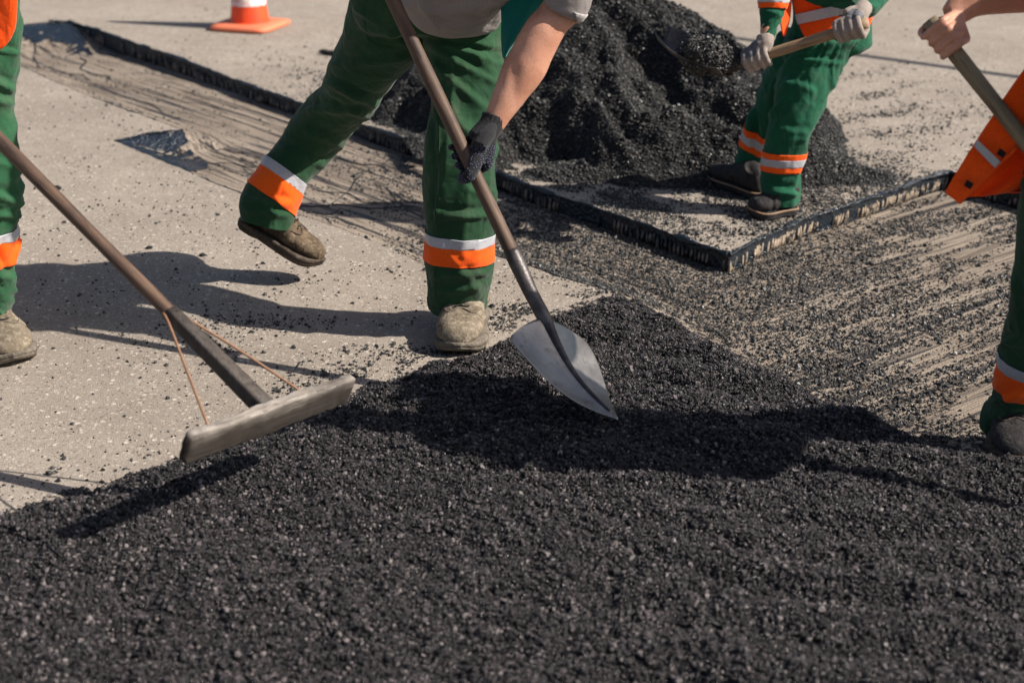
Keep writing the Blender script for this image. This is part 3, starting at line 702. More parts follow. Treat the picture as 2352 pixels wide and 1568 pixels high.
def frus(z0, z1, r0, r1, n=40, m=6):
    v = []; f = []
    for i in range(m+1):
        t = i/m
        for j in range(n):
            q = 2*math.pi*j/n; r = r0+(r1-r0)*t; v.append((cp.x+r*math.cos(q), cp.y+r*math.sin(q), z0+(z1-z0)*t))
    for i in range(m):
        for j in range(n): f.append((i*n+j, i*n+(j+1) % n, (i+1)*n+(j+1) % n, (i+1)*n+j))
    return v, f
def cr_(z): return .112-.128*(z-.034)
obj('cone_body', *join([frus(.030, .040, .125, cr_(.04)), frus(.040, .70, cr_(.04), cr_(.70), 40, 10), frus(.70, .712, cr_(.70), .012)]), M_cone, cn)
obj('white_collar', *frus(.132, .33, cr_(.132)+.002, cr_(.33)+.002), M_conewhite, cn)
obj('white_collar', *frus(.46, .58, cr_(.46)+.002, cr_(.58)+.002), M_conewhite, cn)

# ------------------------------------------------------------------ unseen cable and poles, added off to the right to cast the road's shadow line
a, b = gz(1500, 62), gz(2600, 213); dr = (b-a).normalized(); hh = 3.0
off = Vector((SUN.x, SUN.y, 0))*(hh/SUN.z); A0 = a+off-dr*5.2; B0 = b+off+dr*3.5
cb = thing('shadow_cable', (A0.x, A0.y, 0), 'unseen black cable on two steel poles, added to cast a thin shadow on the road', 'cable')
obj('cable', *tube([(A0+(B0-A0)*t+Vector((0, 0, hh))).to_tuple() for t in (0, .25, .5, .75, 1)], .034, 8, 2, (0, 0, 1)), M_cable, cb)
for q in (A0, B0): obj('pole', *tube([(q.x, q.y, -.2), (q.x, q.y, hh+.3)], .045, 14, 1, (1, 0, 0)), M_pole, cb)

# ------------------------------------------------------------------ tools
def rod(name, a, b, r0, r1, mt, parent, n=20, bend=0.0):
    """straight handle, mesh along its own z so the grain runs lengthwise"""
    a, b = Vector(a), Vector(b); L = (b-a).length
    v, f = tube([(bend*math.sin(t*math.pi), 0, L*t) for t in [i/10 for i in range(11)]], [r0+(r1-r0)*i/10+.0007*math.sin(i*2.1) for i in range(11)], n, 2, (1, 0, 0))
    me = mesh(name, v, f); o = bpy.data.objects.new(name, me); COL.objects.link(o); me.materials.append(mt); o.parent = parent
    o.matrix_local = Matrix.Translation(a-parent.location) @ (b-a).to_track_quat('Z', 'Y').to_matrix().to_4x4(); return o
def blade(parent, nk, tip, side, nrm, L, Wd, mt, mtr, curve=.05):
    """round-point shovel blade: treads at the shoulder, dished, with a pressed rib running to the tip"""
    ax = nz(np.array(tip)-np.array(nk)); sd_ = nz(np.array(side)-ax*np.dot(side, ax)); nn = nz(np.cross(ax, sd_)); nn = nn if np.dot(nn, nrm) > 0 else -nn
    def wf_(t):
        if t < .14: return Wd*(.62+.38*math.sin(t/.14*math.pi/2)**.8)
        return Wd*max(0.0, 1-((t-.14)/.86)**1.7)**.95
    def fn(s, t):
        q = (s-.5)*2; w_ = wf_(t); x_ = q*w_
        top = (abs(q)**2)*.018*max(0, 1-t*4)
        along = L*(t**.97)+top
        dish = -curve*(1-(x_/Wd)**2)*.9*math.sin(min(1, t*.97)*math.pi)
        rib = .010*math.exp(-(x_/.011)**2)*(1-t)**.5
        return tuple(np.array(nk)+ax*along+sd_*x_-nn*(-dish)*(1)+nn*(rib-.22*(math.sqrt(x_*x_+.0002)-.014)*(1-t*.3)))
    me = mesh('blade', *grid(41, 49, fn)); me = solid(me, thickness=.0022, offset=0); link('blade', me, mt, parent)
    return ax, sd_, nn
N1 = np.array(at(1243, 722, 3.24)); T1 = np.array(at(905, 0, 3.55)); D1 = nz(T1-N1)
SOCK = N1+D1*.165
sh1 = thing('shovel', N1, 'shovel with bright pointed steel blade held by the central worker', 'shovel', 'long-handled shovels')
tip1 = np.array(at(1421, 962, 3.0))
top_end = N1+D1*1.32
rod('handle', SOCK-D1*.03, top_end, .0172, .0182, M_handle, sh1, 22, .004)
obj('socket', *tube([SOCK+D1*.01, SOCK-D1*.05, N1+D1*.05, N1+nz(tip1-N1)*.02, N1+nz(tip1-N1)*.06+np.array((-.004, .001, -.008))], [.0205, .0198, .0180, .0175, .010], 20, 5), M_dsteel, sh1)
sideV = np.array((.64, .66, -.28))
axb, sdb, nnb = blade(sh1, N1+nz(tip1-N1)*.012, tip1, sideV, (0, -1, .5), np.linalg.norm(tip1-N1)-.012, .140, M_steel, M_dsteel, .034)
rb = [N1+axb*t+nnb*(.006-.034*.9*math.sin(min(1, t/.34*.97)*math.pi)) for t in (.03, .08, .14, .20, .26, .31)]
obj('rib', *tube(rb, [.0155, .0125, .0095, .007, .0048, .0025], 12, 4, tuple(nnb)), M_dsteel, sh1)
# rake (lute) on the left
bl, br = np.array(gz(440, 1034, .262)), np.array(gz(790, 905, .222)); bj = bl*.5+br*.5+np.array((0, 0, .01))
rk = thing('asphalt_rake', bj, 'wooden asphalt rake with weathered grey board, lifted above the fresh asphalt at left', 'rake')
HT = np.array(at(0, 318, 3.0)); hd = nz(HT-bj); ax = nz(br-bl); nb = nz(np.cross(ax, hd)); nb = nb if nb[2] > 0 else -nb; fb = np.cross(nb, ax)
# board stands on edge, slightly rolled: wide face towards the lens
up = nz(np.array((.26, -.20, .90))); up = nz(up-ax*np.dot(up, ax)); th_ = np.cross(ax, up)
Lb = np.linalg.norm(br-bl)/2+.022
def board_mesh():
    v = []; f = []; n = 20; m = 44; rdn = random.Random(3)
    for i in range(m+1):
        t = i/m; s = -1+2*t; e = 1 if abs(s) < .965 else max(.3, 1-((abs(s)-.965)/.035)**2*.65)
        for j in range(n):
            q = 2*math.pi*j/n; c = math.copysign(abs(math.cos(q))**.24, math.cos(q)); d = math.copysign(abs(math.sin(q))**.24, math.sin(q))
            hh_ = .036*e*(1+.05*math.sin(s*5+1)); tt = .0125*e
            wob = .0022*noise(np.array([[s*16, c*2, d*2]]), 3)[0]+.001*noise(np.array([[s*50, c*4, d*5]]), 4)[0]
            v.append((s*Lb, (tt+wob)*d, (hh_+wob)*c))
    for i in range(m):
        for j in range(n): f.append((i*n+j, i*n+(j+1) % n, (i+1)*n+(j+1) % n, (i+1)*n+j))
    f.append(tuple(range(n-1, -1, -1))); f.append(tuple(m*n+j for j in range(n))); return v, f
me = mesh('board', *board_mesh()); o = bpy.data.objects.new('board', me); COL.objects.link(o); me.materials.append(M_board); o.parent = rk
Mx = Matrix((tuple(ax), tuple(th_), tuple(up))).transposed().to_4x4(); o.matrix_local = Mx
HJ = bj+hd*.285
rod('handle', HJ-hd*.05, bj+hd*1.75, .0150, .0165, M_handle, rk, 20, .005)
def beam(a, b, w0, h0, w1, h1, side, n=14):
    a, b = np.array(a), np.array(b); t = nz(b-a); s = nz(np.array(side)-t*np.dot(side, t)); u_ = np.cross(t, s)
    C = [a+(b-a)*k for k in (0, .33, .66, 1)]; return loft(C, [s*(w0+(w1-w0)*k) for k in (0, .33, .66, 1)], [u_*(h0+(h1-h0)*k) for k in (0, .33, .66, 1)], 20, 2, .4)
obj('neck', *beam(bj+hd*.0+np.array((0, 0, .004)), HJ+hd*.03, .019, .021, .0155, .0155, ax), M_dwood, rk)
for (pu, pv, qu, qv, zz) in ((445, 795, 481, 988, .27), (484, 790, 700, 905, .245)):
    p0 = HJ+hd*.035+(-ax if pu < 460 else ax)*.013; p1 = np.array(gz(qu, qv, zz+.022))
    p1 = bl+ax*np.dot(p1-bl, ax)+up*.034
    obj('brace', *tube([p0+hd*.07, p0, p0*.5+p1*.5+np.array((0, 0, .004)), p1], .0030, 8, 4), M_rust, rk)
# far shovel with its load
Hs, He = np.array(at(1690, 149, 4.62)), np.array(at(1978, 57, 4.50)); hd2 = nz(He-Hs)
sh2 = thing('shovel', Hs, 'loaded shovel with pale wooden handle held by the worker in the orange vest', 'shovel', 'long-handled shovels')
rod('handle', Hs, He+hd2*.02, .0168, .0175, M_handle2, sh2)
bt = np.array(at(1568, 110, 4.72)); nk2 = np.array(at(1668, 158, 4.64))
obj('socket', *tube([Hs+hd2*.06, Hs-hd2*.01, nk2, nk2+nz(bt-nk2)*.06], [.019, .019, .016, .010], 14, 3), M_dsteel, sh2)
def fn(s, t):
    q = (s-.5)*2; w_ = .118*(1-max(0, (t-.55)/.45)**2.2*.55); ax_ = nz(bt-nk2); sd_ = nz(np.array((.35, .9, .05))-ax_*np.dot((.35, .9, .05), ax_)); n_ = np.array((0, 0, 1.))
    return tuple(nk2+np.array((.018, 0, -.022))+ax_*.27*t+sd_*q*w_+n_*(.045*q*q+.03*t*t+.03*(1-t)**3-.03))
link('blade', solid(mesh('b', *grid(24, 24, fn)), thickness=.003, offset=0), M_dsteel, sh2)
c = np.array(at(1628, 138, 4.66)); me = union([ball(c+np.array((-.005, 0, .018)), (.082, .10, .062), 20, 12), ball(c+np.array((.055, 0, .0)), (.055, .08, .035)), ball(c+np.array((-.045, 0, .03)), (.05, .08, .05))], .008, 3, .5, lambda P, N: .008*fbm(P*22, 3, 6))
ld = tag(link('asphalt_load', me, M_aspbase), 'mound of black asphalt carried on the blade of the far shovel', 'asphalt load', kind='stuff')
P = np.array([v.co[:] for v in me.vertices]); N = np.array([v.normal[:] for v in me.vertices]); k = rng.uniform(0, 1, len(P)) < .9
P2 = np.concatenate([P[k], P[k]+rng.normal(0, .004, P[k].shape), P+rng.normal(0, .004, P.shape)]); grains('loose_grain', P2, np.clip(.0050*np.exp(rng.normal(0, .3, len(P2))), .003, .009), GT2, ld, M_grain2)
# shovel of the right worker (blade outside the picture)
Hq, Hr = np.array(at(2134, 46, 2.98)), np.array(at(2352, 322, 2.86)); hd3 = nz(Hr-Hq)
sh3 = thing('shovel', Hq+hd3*1.15, 'shovel with olive-brown wooden handle gripped bare-handed by the right worker', 'shovel', 'long-handled shovels')
rod('handle', Hq, Hq+hd3*1.12, .0165, .0175, M_handle3, sh3)
e3 = Hq+hd3*1.12; t3 = e3+nz(hd3+np.array((.2, -.1, -.2)))*.36
obj('socket', *tube([e3-hd3*.12, e3, e3+nz(t3-e3)*.06], [.020, .018, .012], 14, 3), M_dsteel, sh3)
blade(sh3, e3, t3, (.3, .9, 0), (0, -.2, 1), .30, .11, M_steel, M_dsteel, .04)

# ------------------------------------------------------------------ people
def hand_parts(P, A, N, Fd, r, wrist, k=1.0, fat=1.0, thumb=True):
    """fist closed round a bar: four bent fingers of unequal length and a thumb from the side of the palm"""
    A = nz(A); N = nz(np.array(N)-A*np.dot(N, A)); Fd = nz(np.array(Fd)-A*np.dot(Fd, A)-N*np.dot(Fd, N)); P = np.array(P); wrist = np.array(wrist)
    q = lambda a, n, f: P+(A*a+N*n+Fd*f)*1.0
    g = .0090*k*fat; out = []; rr = r+g*.9
    offs = [.033, .0112, -.0108, -.0315]; ln = [.95, 1.05, 1.0, .84]; fr = [1.0, 1.03, .98, .86]
    for o, l, s in zip(offs, ln, fr):
        o *= k*(1+.12*(fat-1)*4)
        mcp = q(o, -rr-.004, .020*k); pip_ = q(o*1.02, -.006*k, (rr+.011*l*k)+.004); mid_ = q(o, rr*.75, rr*.85); dip = q(o*.98, rr+.003, .006*k); tp = q(o*.95, rr*.9, -.013*k*l)
        out.append(tube([mcp, q(o*1.01, -rr*.75, rr+.006*k), pip_, mid_, dip, tp], [g*1.12*s, g*1.1*s, g*1.08*s, g*.98*s, g*.93*s, g*.80*s], 12, 3)); out.append(ball(tp, g*.82*s, 10, 6))
        out.append(ball(pip_, g*1.10*s, 10, 6)); out.append(ball(mcp, g*1.2*s, 10, 6))
        out.append(tube([wrist+(mcp-wrist)*.06, wrist+(mcp-wrist)*.5+(-N*.002), mcp], [g*1.5, g*1.45, g*1.2], 12, 3))
    cm = wrist*.62+q(.034*k, -.012*k, -.020*k)*.38; mc = q(.047*k, -.004, -.026*k); ip = q(.045*k, rr*.95, -.020*k); tt = q(.034*k, rr+.010*k, .006*k)
    out.append(tube([wrist*.8+cm*.2, cm, mc, ip, tt], [g*1.3, g*1.7, g*1.35, g*1.2, g*.95], 12, 3)); out.append(ball(tt, g*.95, 10, 6)); out.append(ball(mc, g*1.35, 10, 6))
    pc = q(0, -rr-.008, 0); out.append(tube([wrist, wrist*.5+pc*.5, pc], [g*2.6, g*3.0, g*2.6], 16, 3, tuple(A), .62))
    return out
def head_parts(c, fwd, up=(0, 0, 1), k=1.0):
    c = np.array(c, float); f = nz(fwd); u_ = nz(np.array(up, float)-f*np.dot(up, f)); s = np.cross(f, u_); p = lambda a, b, d: c+f*a*k+s*b*k+u_*d*k
    parts = [ball(p(-.012, 0, .03), (.095*k, .075*k, .095*k), 20, 14, (f, s, u_)), ball(p(.018, 0, -.035), (.070*k, .058*k, .085*k), 18, 12, (f, s, u_)), ball(p(.062, 0, -.098), (.024*k, .026*k, .020*k)),
             tube([p(.078, 0, .028), p(.098, 0, -.005), p(.112, 0, -.026), p(.092, 0, -.038)], [.009, .011, .015, .012], 10, 3), tube([p(.076, -.035, .036), p(.090, 0, .034), p(.076, .035, .036)], .009, 8, 3),
             tube([p(.078, -.022, -.066), p(.092, 0, -.064), p(.078, .022, -.066)], .008, 8, 3), tube([p(.076, -.018, -.077), p(.088, 0, -.078), p(.076, .018, -.077)], .008, 8, 3)]
    for q in (-1, 1): parts += [ball(p(-.012, q*.078, .0), (.020*k, .010*k, .032*k), 10, 8, (f, s, u_)), ball(p(.052, q*.034, -.02), (.026, .022, .022))]
    return parts, p, (f, s, u_)
def head_extras(root, c, fwd, up=(0, 0, 1)):
    _, p, fr = head_parts(c, fwd, up)
    for q in (-1, 1):
        obj('eye', *ball(p(.076, q*.031, .014), .0125, 14, 10), M_eye, root); obj('iris', *ball(p(.0845, q*.031, .014), .0062, 12, 8), M_iris, root)
    link('hair', union([ball(p(-.022, 0, .042), (.098, .083, .092), 20, 14, fr), ball(p(-.055, 0, -.01), (.06, .072, .07), 18, 12, fr)], .007, 3, .5, lambda P, N: .004*fbm(P*70, 2, 3)), M_hair, root)
def make_body(root, J, fine=None, cuts=None):
    K = J.get('k', .86); kl = J.get('kl', .66); tube0 = tube
    def tube_(P, r_, *a_, s=1.0): return tube0(P, [q*s for q in r_], *a_)
    """continuous figure under the clothes; J: joint positions"""
    a = lambda k: np.array(J[k], float)
    T = []
    T.append(tube_([a('pelvis'), (a('pelvis')+a('chest'))/2, a('chest'), a('neck')-(a('neck')-a('chest'))*.15], [.125, .115, .135, .075], 20, 4, tuple(J.get('ref', (1, 0, 0))), 1.0, s=K*.9))
    T.append(tube([a('neck')-(a('neck')-a('chest'))*.3, a('neck'), a('head')-np.array((0, 0, .05))], [.065, .055, .052], 14, 3))
    T.append(tube([a('shL'), a('chest')*.6+(a('neck'))*.4, a('shR')], [.055, .085, .055], 14, 3))
    for s in 'LR':
        if 'el'+s in J:
            T.append(tube([a('sh'+s), a('sh'+s)*.5+a('el'+s)*.5, a('el'+s), a('el'+s)*.65+a('wr'+s)*.35, a('wr'+s)], [.052, .048, .042, .042, .028], 14, 3) if J.get('ka') is None else tube([a('sh'+s), a('el'+s), a('wr'+s)], [.045*J['ka'], .04*J['ka'], .028*J['ka']], 14, 3))
        T.append(tube_([a('hip'+s), a('kn'+s), a('kn'+s)*.6+a('an'+s)*.4, a('an'+s)], [.072, .052, .050, .040], 14, 3, s=kl))
        if 'toe'+s in J: T.append(tube([a('an'+s), a('an'+s)*.5+a('toe'+s)*.5, a('toe'+s)], [.036, .032, .02], 12, 3))
        T.append(tube_([a('pelvis'), a('hip'+s)], [.10, .085], 14, 1, s=kl))
    T += head_parts(J['head'], J['face'])[0]
    T += J.get('extra', [])
    me = union(T, .009, 5, .6)
    if fine:
        m2 = fine; v1 = [v.co[:] for v in me.vertices]; f1 = [tuple(p.vertices) for p in me.polygons]; v2 = [v.co[:] for v in m2.vertices]; f2 = [tuple(p.vertices) for p in m2.polygons]
        me = mesh('body', *join([(v1, f1), (v2, f2)]))
    link('body', me, M_skin, root); head_extras(root, J['head'], J['face'])
def make_boot(root, heel, toe, upv, k=1.0, mt=M_boot, ms=M_sole, hi=.115, wd=1.0, welt=None, laces=True, shoe=False):
    """heel and toe are points at the underside of the sole"""
    heel, toe = np.array(heel, float), np.array(toe, float); L = np.linalg.norm(toe-heel); f = nz(toe-heel); u_ = nz(np.array(upv, float)-f*np.dot(upv, f)); s = np.cross(f, u_)
    p = lambda a, b, c: heel+f*a*L+s*b+u_*c
    prof = [(.0, .020, .03), (.04, .034, .048), (.14, .040, .060), (.28, .039, .060), (.42, .041, .051), (.56, .047, .040), (.68, .0515, .033), (.80, .0500, .029), (.91, .041, .0265), (.975, .025, .020), (1.0, .010, .011)]
    so = .026*k
    C = [p(a, 0, so+h*k*.78) for a, w_, h in prof]; A = [s*w_*wd*k for a, w_, h in prof]; B = [u_*h*k*1.0 for a, w_, h in prof]
    parts = [loft(C, A, B, 24, 4)]
    parts.append(tube([p(.20, 0, so+.035*k), p(.19, 0, so+.075*k), p(.17, 0, so+hi*k)], [.043*k*wd, .042*k*wd, .044*k*wd], 18, 4, tuple(s), 1.15))
    parts.append(tube([p(.22, 0, so+.074*k), p(.33, 0, so+.062*k), p(.48, 0, so+.044*k)], [.038*k*wd, .033*k*wd, .028*k*wd], 14, 4))
    def crs(P, N):
        a = (P-heel)@f/L; b = (P-heel)@s; c = (P-heel)@u_; e = np.exp(-((a-.60-.06*np.abs(b)/.05)/.030)**2)-np.exp(-((a-.54-.05*np.abs(b)/.05)/.030)**2)*.7+.7*np.exp(-((a-.43)/.025)**2)
        return np.where(c > so*1.3, -.0035*e, 0)+.0012*noise(P*55, 8)+.0016*noise(P*23, 9)-.004*np.exp(-((c-so*1.05)/.006)**2)
    me = union(parts, .0045, 4, .55, crs); 
    bmm = bmesh.new(); bmm.from_mesh(me); bmesh.ops.bisect_plane(bmm, geom=bmm.verts[:]+bmm.edges[:]+bmm.faces[:], plane_co=Vector(p(0, 0, so*.72)), plane_no=Vector(u_), clear_inner=True); bmm.to_mesh(me); bmm.free()
    up_ = link('boot' if not shoe else 'shoe', me, mt, root)
    # sole
    def out(a): 
        xs_ = [q[0] for q in prof]; return np.interp(a, xs_, [q[1] for q in prof])*wd*k*1.07+.002
    n = 26; aa = (1-np.cos(np.linspace(0, math.pi, n)))/2
    aa = -.012+aa*1.03; loop = [(a, out(min(max(a, 0.003), .995))*math.sqrt(max(0.02, 1-abs(2*max(0, abs(a-.5)-.47)/.09)**2*.5))) for a in aa]
    side = [(a, w_) for a, w_ in loop]+[(a, -w_) for a, w_ in loop[::-1]]; m = len(side); v = []; lev = [(.0, .96), (.3, 1.0), (.42, 1.03), (.50, .985), (.58, 1.03), (.95, 1.035), (1.08, 1.0)]
    for z_, sc_ in lev:
        for a, w_ in side:
            arch = so*.32*math.exp(-((a-.36)/.09)**2) if z_ < .3 else 0; rock = so*.55*max(0, (a-.80)/.2)**2*(1 if z_ < 1.2 else 0)
            v.append(p(.5+(a-.5)*(1+(sc_-1)*.4), w_*sc_, so*z_+arch+rock*(1-z_*.35)))
    fs = [(i*m+j, i*m+(j+1) % m, (i+1)*m+(j+1) % m, (i+1)*m+j) for i in range(len(lev)-1) for j in range(m)]+[tuple(range(m-1, -1, -1)), tuple((len(lev)-1)*m+j for j in range(m))]
    obj('sole', v, fs, ms, up_)
    if welt:
        obj('welt', *tube([p(.5+(a-.5)*1.01, w_*1.03, so*1.06+so*.3*max(0, (a-.8)/.2)**2) for a, w_ in side]+[p(.5+(side[0][0]-.5)*1.01, side[0][1]*1.03, so*1.06)], .0030, 6, 1, tuple(u_)), welt, up_)
    # projecting helper for things on the upper
    from mathutils.bvhtree import BVHTree
    bv = BVHTree.FromPolygons([Vector(p_.co)+root.location for p_ in me.vertices], [tuple(q.vertices) for q in me.polygons])
    def on(a, b, lift=.001):
        o_ = Vector(p(a, b, .25)); h_ = bv.ray_cast(o_, Vector(-u_)); 
        return None if h_[0] is None else np.array(h_[0])+np.array(h_[1])*lift
    if not shoe:
        sm = [on(a, b*k*wd) for a, b in ((.44, .043), (.58, .040), (.685, .026), (.645, .0), (.685, -.026), (.58, -.040), (.44, -.043))]; sm = [q for q in sm if q is not None]
        if len(sm) > 3: obj('vamp_seam', *tube(sm, .0021, 6, 5), ms, up_)
    if laces:
        for a in (.42, .48, .54, .60):
            q = [on(a+.014*(i % 2), b*k, .0030) for i, b in enumerate((-.018, -.006, .006, .018))]; q = [x_ for x_ in q if x_ is not None]
            if len(q) > 2: obj('lace', *tube(q, .0027, 6, 3), M_lace, up_)
    return up_
def reflective(root, me, p, q, a, b, c, rad=.16, order=('silver', 'orange'), parent=None):
    """two-tone strips sewn round a trouser leg"""
    mm = {'silver': M_silver, 'orange': M_orange}
    link('reflective_strip', band(me, p, q, a, b, rad, .0032), mm[order[0]], parent); link('orange_strip', band(me, p, q, b, c, rad, .0030), mm[order[1]], parent)
def panel(rows, yfn, nx_, mt, parent, name, th=.003, wob=.004, seed=1, m=4, dz=0):
    """hanging piece of cloth given by its outline rows (uL,vL,uR,vR) and a real distance for each point"""
    Rr = cr(rows, m); ny_ = len(Rr); v = []
    for j, r_ in enumerate(Rr):
        for i in range(nx_):
            s = i/(nx_-1); u_ = r_[0]+(r_[2]-r_[0])*s; v_ = r_[1]+(r_[3]-r_[1])*s; v.append(at(u_, v_, yfn(u_, v_, s, j/(ny_-1))))
    P = np.array([tuple(a) for a in v]); w_ = fbm(P*np.array((16, 16, 6)), 2, seed)*wob; P[:, 1] += w_
    f = [(j*nx_+i, j*nx_+i+1, (j+1)*nx_+i+1, (j+1)*nx_+i) for j in range(ny_-1) for i in range(nx_-1)]
    me = mesh(name, P, f); fixn(me); return link(name, solid(me, thickness=th, offset=0), mt, parent)

# ---- central worker
fo = gz(1045, 800)
p1 = thing('person', (-.25, 3.8, 0), 'central worker in dark green trousers and grey shirt, black-gloved, bending over a shovel', 'person', 'road workers')
back = sil([(815, -40, 1010, 10, 3.92, .8), (797, 41, 985, 95, 3.95, .85), (776, 110, 948, 138, 4.00), (753, 164, 897, 196, 4.05), (738, 203, 864, 247, 4.10), (706, 232, 836, 280, 4.15), (672, 272, 808, 312, 4.18), (644, 316, 774, 352, 4.19), (616, 356, 735, 394, 4.17), (588, 396, 702, 432, 4.15), (562, 438, 680, 474, 4.13), (552, 466, 672, 508, 4.12), (556, 492, 670, 528, 4.115), (564, 520, 664, 556, 4.11)], .88, 32)
front = sil([(960, 10, 1160, 0, 3.84, .75), (972, 80, 1158, 70, 3.83, .8), (984, 135, 1154, 130, 3.82), (989, 230, 1147, 230, 3.78), (981, 320, 1143, 320, 3.73), (977, 369, 1141, 369, 3.71), (975, 451, 1139, 449, 3.705), (978, 525, 1132, 525, 3.705), (979, 590, 1130, 592, 3.71), (982, 643, 1125, 645, 3.725), (986, 700, 1112, 706, 3.74), (989, 735, 1109, 742, 3.745)], .92, 32)
pelv = sil([(850, -170, 1150, -170, 3.90, .62), (822, -90, 1160, -95, 3.88, .62), (808, -10, 1162, -15, 3.87, .6), (812, 40, 1158, 40, 3.87, .55), (850, 82, 1150, 84, 3.86, .5)], .6, 32)
folds = [(985, 110, 1140, 190, 9, .006), (990, 100, 1150, 150, 8, .006), (1000, 140, 1120, 260, 9, .005), (985, 96, 1150, 115, 6, -.004), (1000, 480, 1125, 500, 8, .005), (1010, 510, 1125, 478, 7, .004), (990, 640, 1120, 625, 8, .005), (1000, 665, 1115, 655, 7, .004), (1075, 430, 1135, 445, 8, .005), (990, 250, 1000, 520, 5, -.003),
         (752, 195, 865, 235, 9, .007), (700, 250, 830, 262, 9, .006), (730, 190, 850, 300, 8, -.004), (760, 150, 930, 130, 9, .004), (820, 60, 960, 110, 10, .004), (560, 452, 660, 470, 9, .006), (560, 470, 662, 500, 7, .005), (700, 300, 790, 345, 10, .004), (640, 340, 745, 375, 8, .004), (1020, 560, 1110, 700, 9, .003)]
me = union([back, front, pelv], .0055, 3, .5, [crease(folds), slack(.0048, .0038, 2)])
trim(me, at(1049, 704, 3.74), at(1048, 725, 3.742)-at(1050, 640, 3.725), .12); trim(me, at(613, 516, 4.12), at(609, 545, 4.11)-at(622, 480, 4.13), .13)
tr = link('trousers', me, M_green, p1); MEp = me.copy(); MEp.transform(Matrix.Translation(p1.location))
b0, b1 = at(1055, 525, 3.705), at(1053, 592, 3.70)
ax_ = (b1-b0)
reflective(p1, MEp, b0, b1, .10, .44, 1.08, .15, parent=tr)
q0, q1 = at(656, 403, 4.155), at(620, 452, 4.125)
reflective(p1, MEp, q0, q1, -.16, .22, 1.05, .16, parent=tr)
link('hem', band(MEp, at(1048, 688, 3.735), at(1047, 702, 3.738), 0, 1.1, .14, .0012), M_green, tr)
# side seam and knee panel seams
def seamline(pts, nm='seam', r=.0011, mt=M_seam, root=None, me_=None, par=None):
    from mathutils.bvhtree import BVHTree
    bv = BVHTree.FromPolygons([v.co.copy() for v in me_.vertices], [tuple(q.vertices) for q in me_.polygons]); P = []
    for u_, v_ in cr([(a, b, 0) for a, b in pts], 10) and [(q[0], q[1]) for q in cr([(a, b, 0) for a, b in pts], 10)]:
        d = ray(u_, v_); h_ = bv.ray_cast(Vector((0, 0, H)), d.normalized())
        if h_[0] is not None and (not P or np.linalg.norm(np.array(h_[0])-P[-1]) < .12): P.append(np.array(h_[0])+np.array(h_[1])*.0004)
    if len(P) > 3: obj(nm, *tube(P, r, 5, 1), mt, par)
for pts in ([(1003, 140), (1010, 300), (1004, 420), (1001, 523)], [(760, 170), (800, 205), (880, 218)], [(655, 300), (720, 362), (765, 352)], [(835, 30), (850, 95), (900, 110)], [(1000, 598), (1001, 690)]):
    seamline(pts, me_=MEp, par=tr)
# boots
hl = gz(1062, 700); 
make_boot(p1, (-.118, 3.835, .0), (-.150, 3.520, .004), (0, 0, 1), 1.12, M_boot, M_sole, .10, 1.17)
hb = np.array(at(551, 514, 4.155)); tb_ = np.array(at(730, 617, 4.10)); make_boot(p1, hb, tb_, nz(np.array((.47, -.02, .85))), 1.03, M_boot2, M_soled, .070, 1.06, laces=True)
# torso clothing
shirt = sil([(1120, -330, 1400, -260, 3.50, .75), (1020, -210, 1330, -150, 3.58, .75), (950, -100, 1230, -70, 3.66, .75), (925, -20, 1180, -20, 3.72, .7), (938, 40, 1152, 35, 3.76, .62), (975, 66, 1140, 58, 3.775, .52), (1015, 74, 1100, 68, 3.775, .38)], .7, 32)
shirt2 = union([shirt, sil([(1230, -150, 1390, -130, 3.52), (1245, -40, 1365, -30, 3.50), (1250, 0, 1350, 22, 3.50), (1256, 12, 1332, 52, 3.50)], .9)], .006, 3, .5, [crease([(1030, 30, 1150, -10, 9, .006), (980, 20, 1100, 45, 8, .005), (1100, 30, 1130, -20, 8, .005), (960, 0, 1010, 60, 8, .004)]), slack(.004, .003, 5)])
sm_ = shirt2.copy()
st_ = link('shirt', shirt2, M_grey, p1)
link('sleeve_hem', cut(sm_, [(at(1252, -8, 3.5), (at(1200, 120, 3.5)-at(1262, -30, 3.5))), (at(1300, -30, 3.5), Vector((1, 0, .35)))], at(1300, 20, 3.5), .12, .002), M_sleeve, st_)
tl = panel([(1140, -160, 1330, -120), (1150, -60, 1290, -40), (1150, 0, 1256, 2), (1152, 40, 1228, 36), (1152, 80, 1192, 86), (1154, 118, 1170, 116), (1157, 134, 1160, 133)], lambda u_, v_, s, t: 3.655-.03*math.sin(s*2.6), 14, M_teal, p1, 'waistcoat', .004, .006, 3)
# arm (fine, continuous from shoulder to wrist)
hm = N1+D1*((np.array(at(1090, 352, 3.42))-N1)@D1)
wr = np.array(at(1127, 290, 3.44))
arm = sil([(1275, -110, 1405, -70, 3.56), (1262, -30, 1362, 0, 3.54), (1240, 12, 1330, 48, 3.52, .85), (1209, 48, 1303, 72, 3.50, .85), (1172, 116, 1272, 128, 3.49, .85), (1152, 154, 1250, 176, 3.48, .82), (1130, 218, 1205, 236, 3.46, .80), (1110, 275, 1155, 300, 3.44, .75), (1100, 300, 1140, 325, 3.43, .7)], .85, 28)
def musc(P, N):
    u_, v_ = proj(P); return .003*np.exp(-((u_-1225)/30)**2-((v_-150)/55)**2)-.003*np.exp(-((u_-1180)/14)**2-((v_-190)/60)**2)+.0012*noise(P*30, 2)
fine1 = union([arm], .005, 4, .5, musc)
wrU = tuple(at(985, -170, 3.52)); elU = tuple(at(870, -330, 3.80))
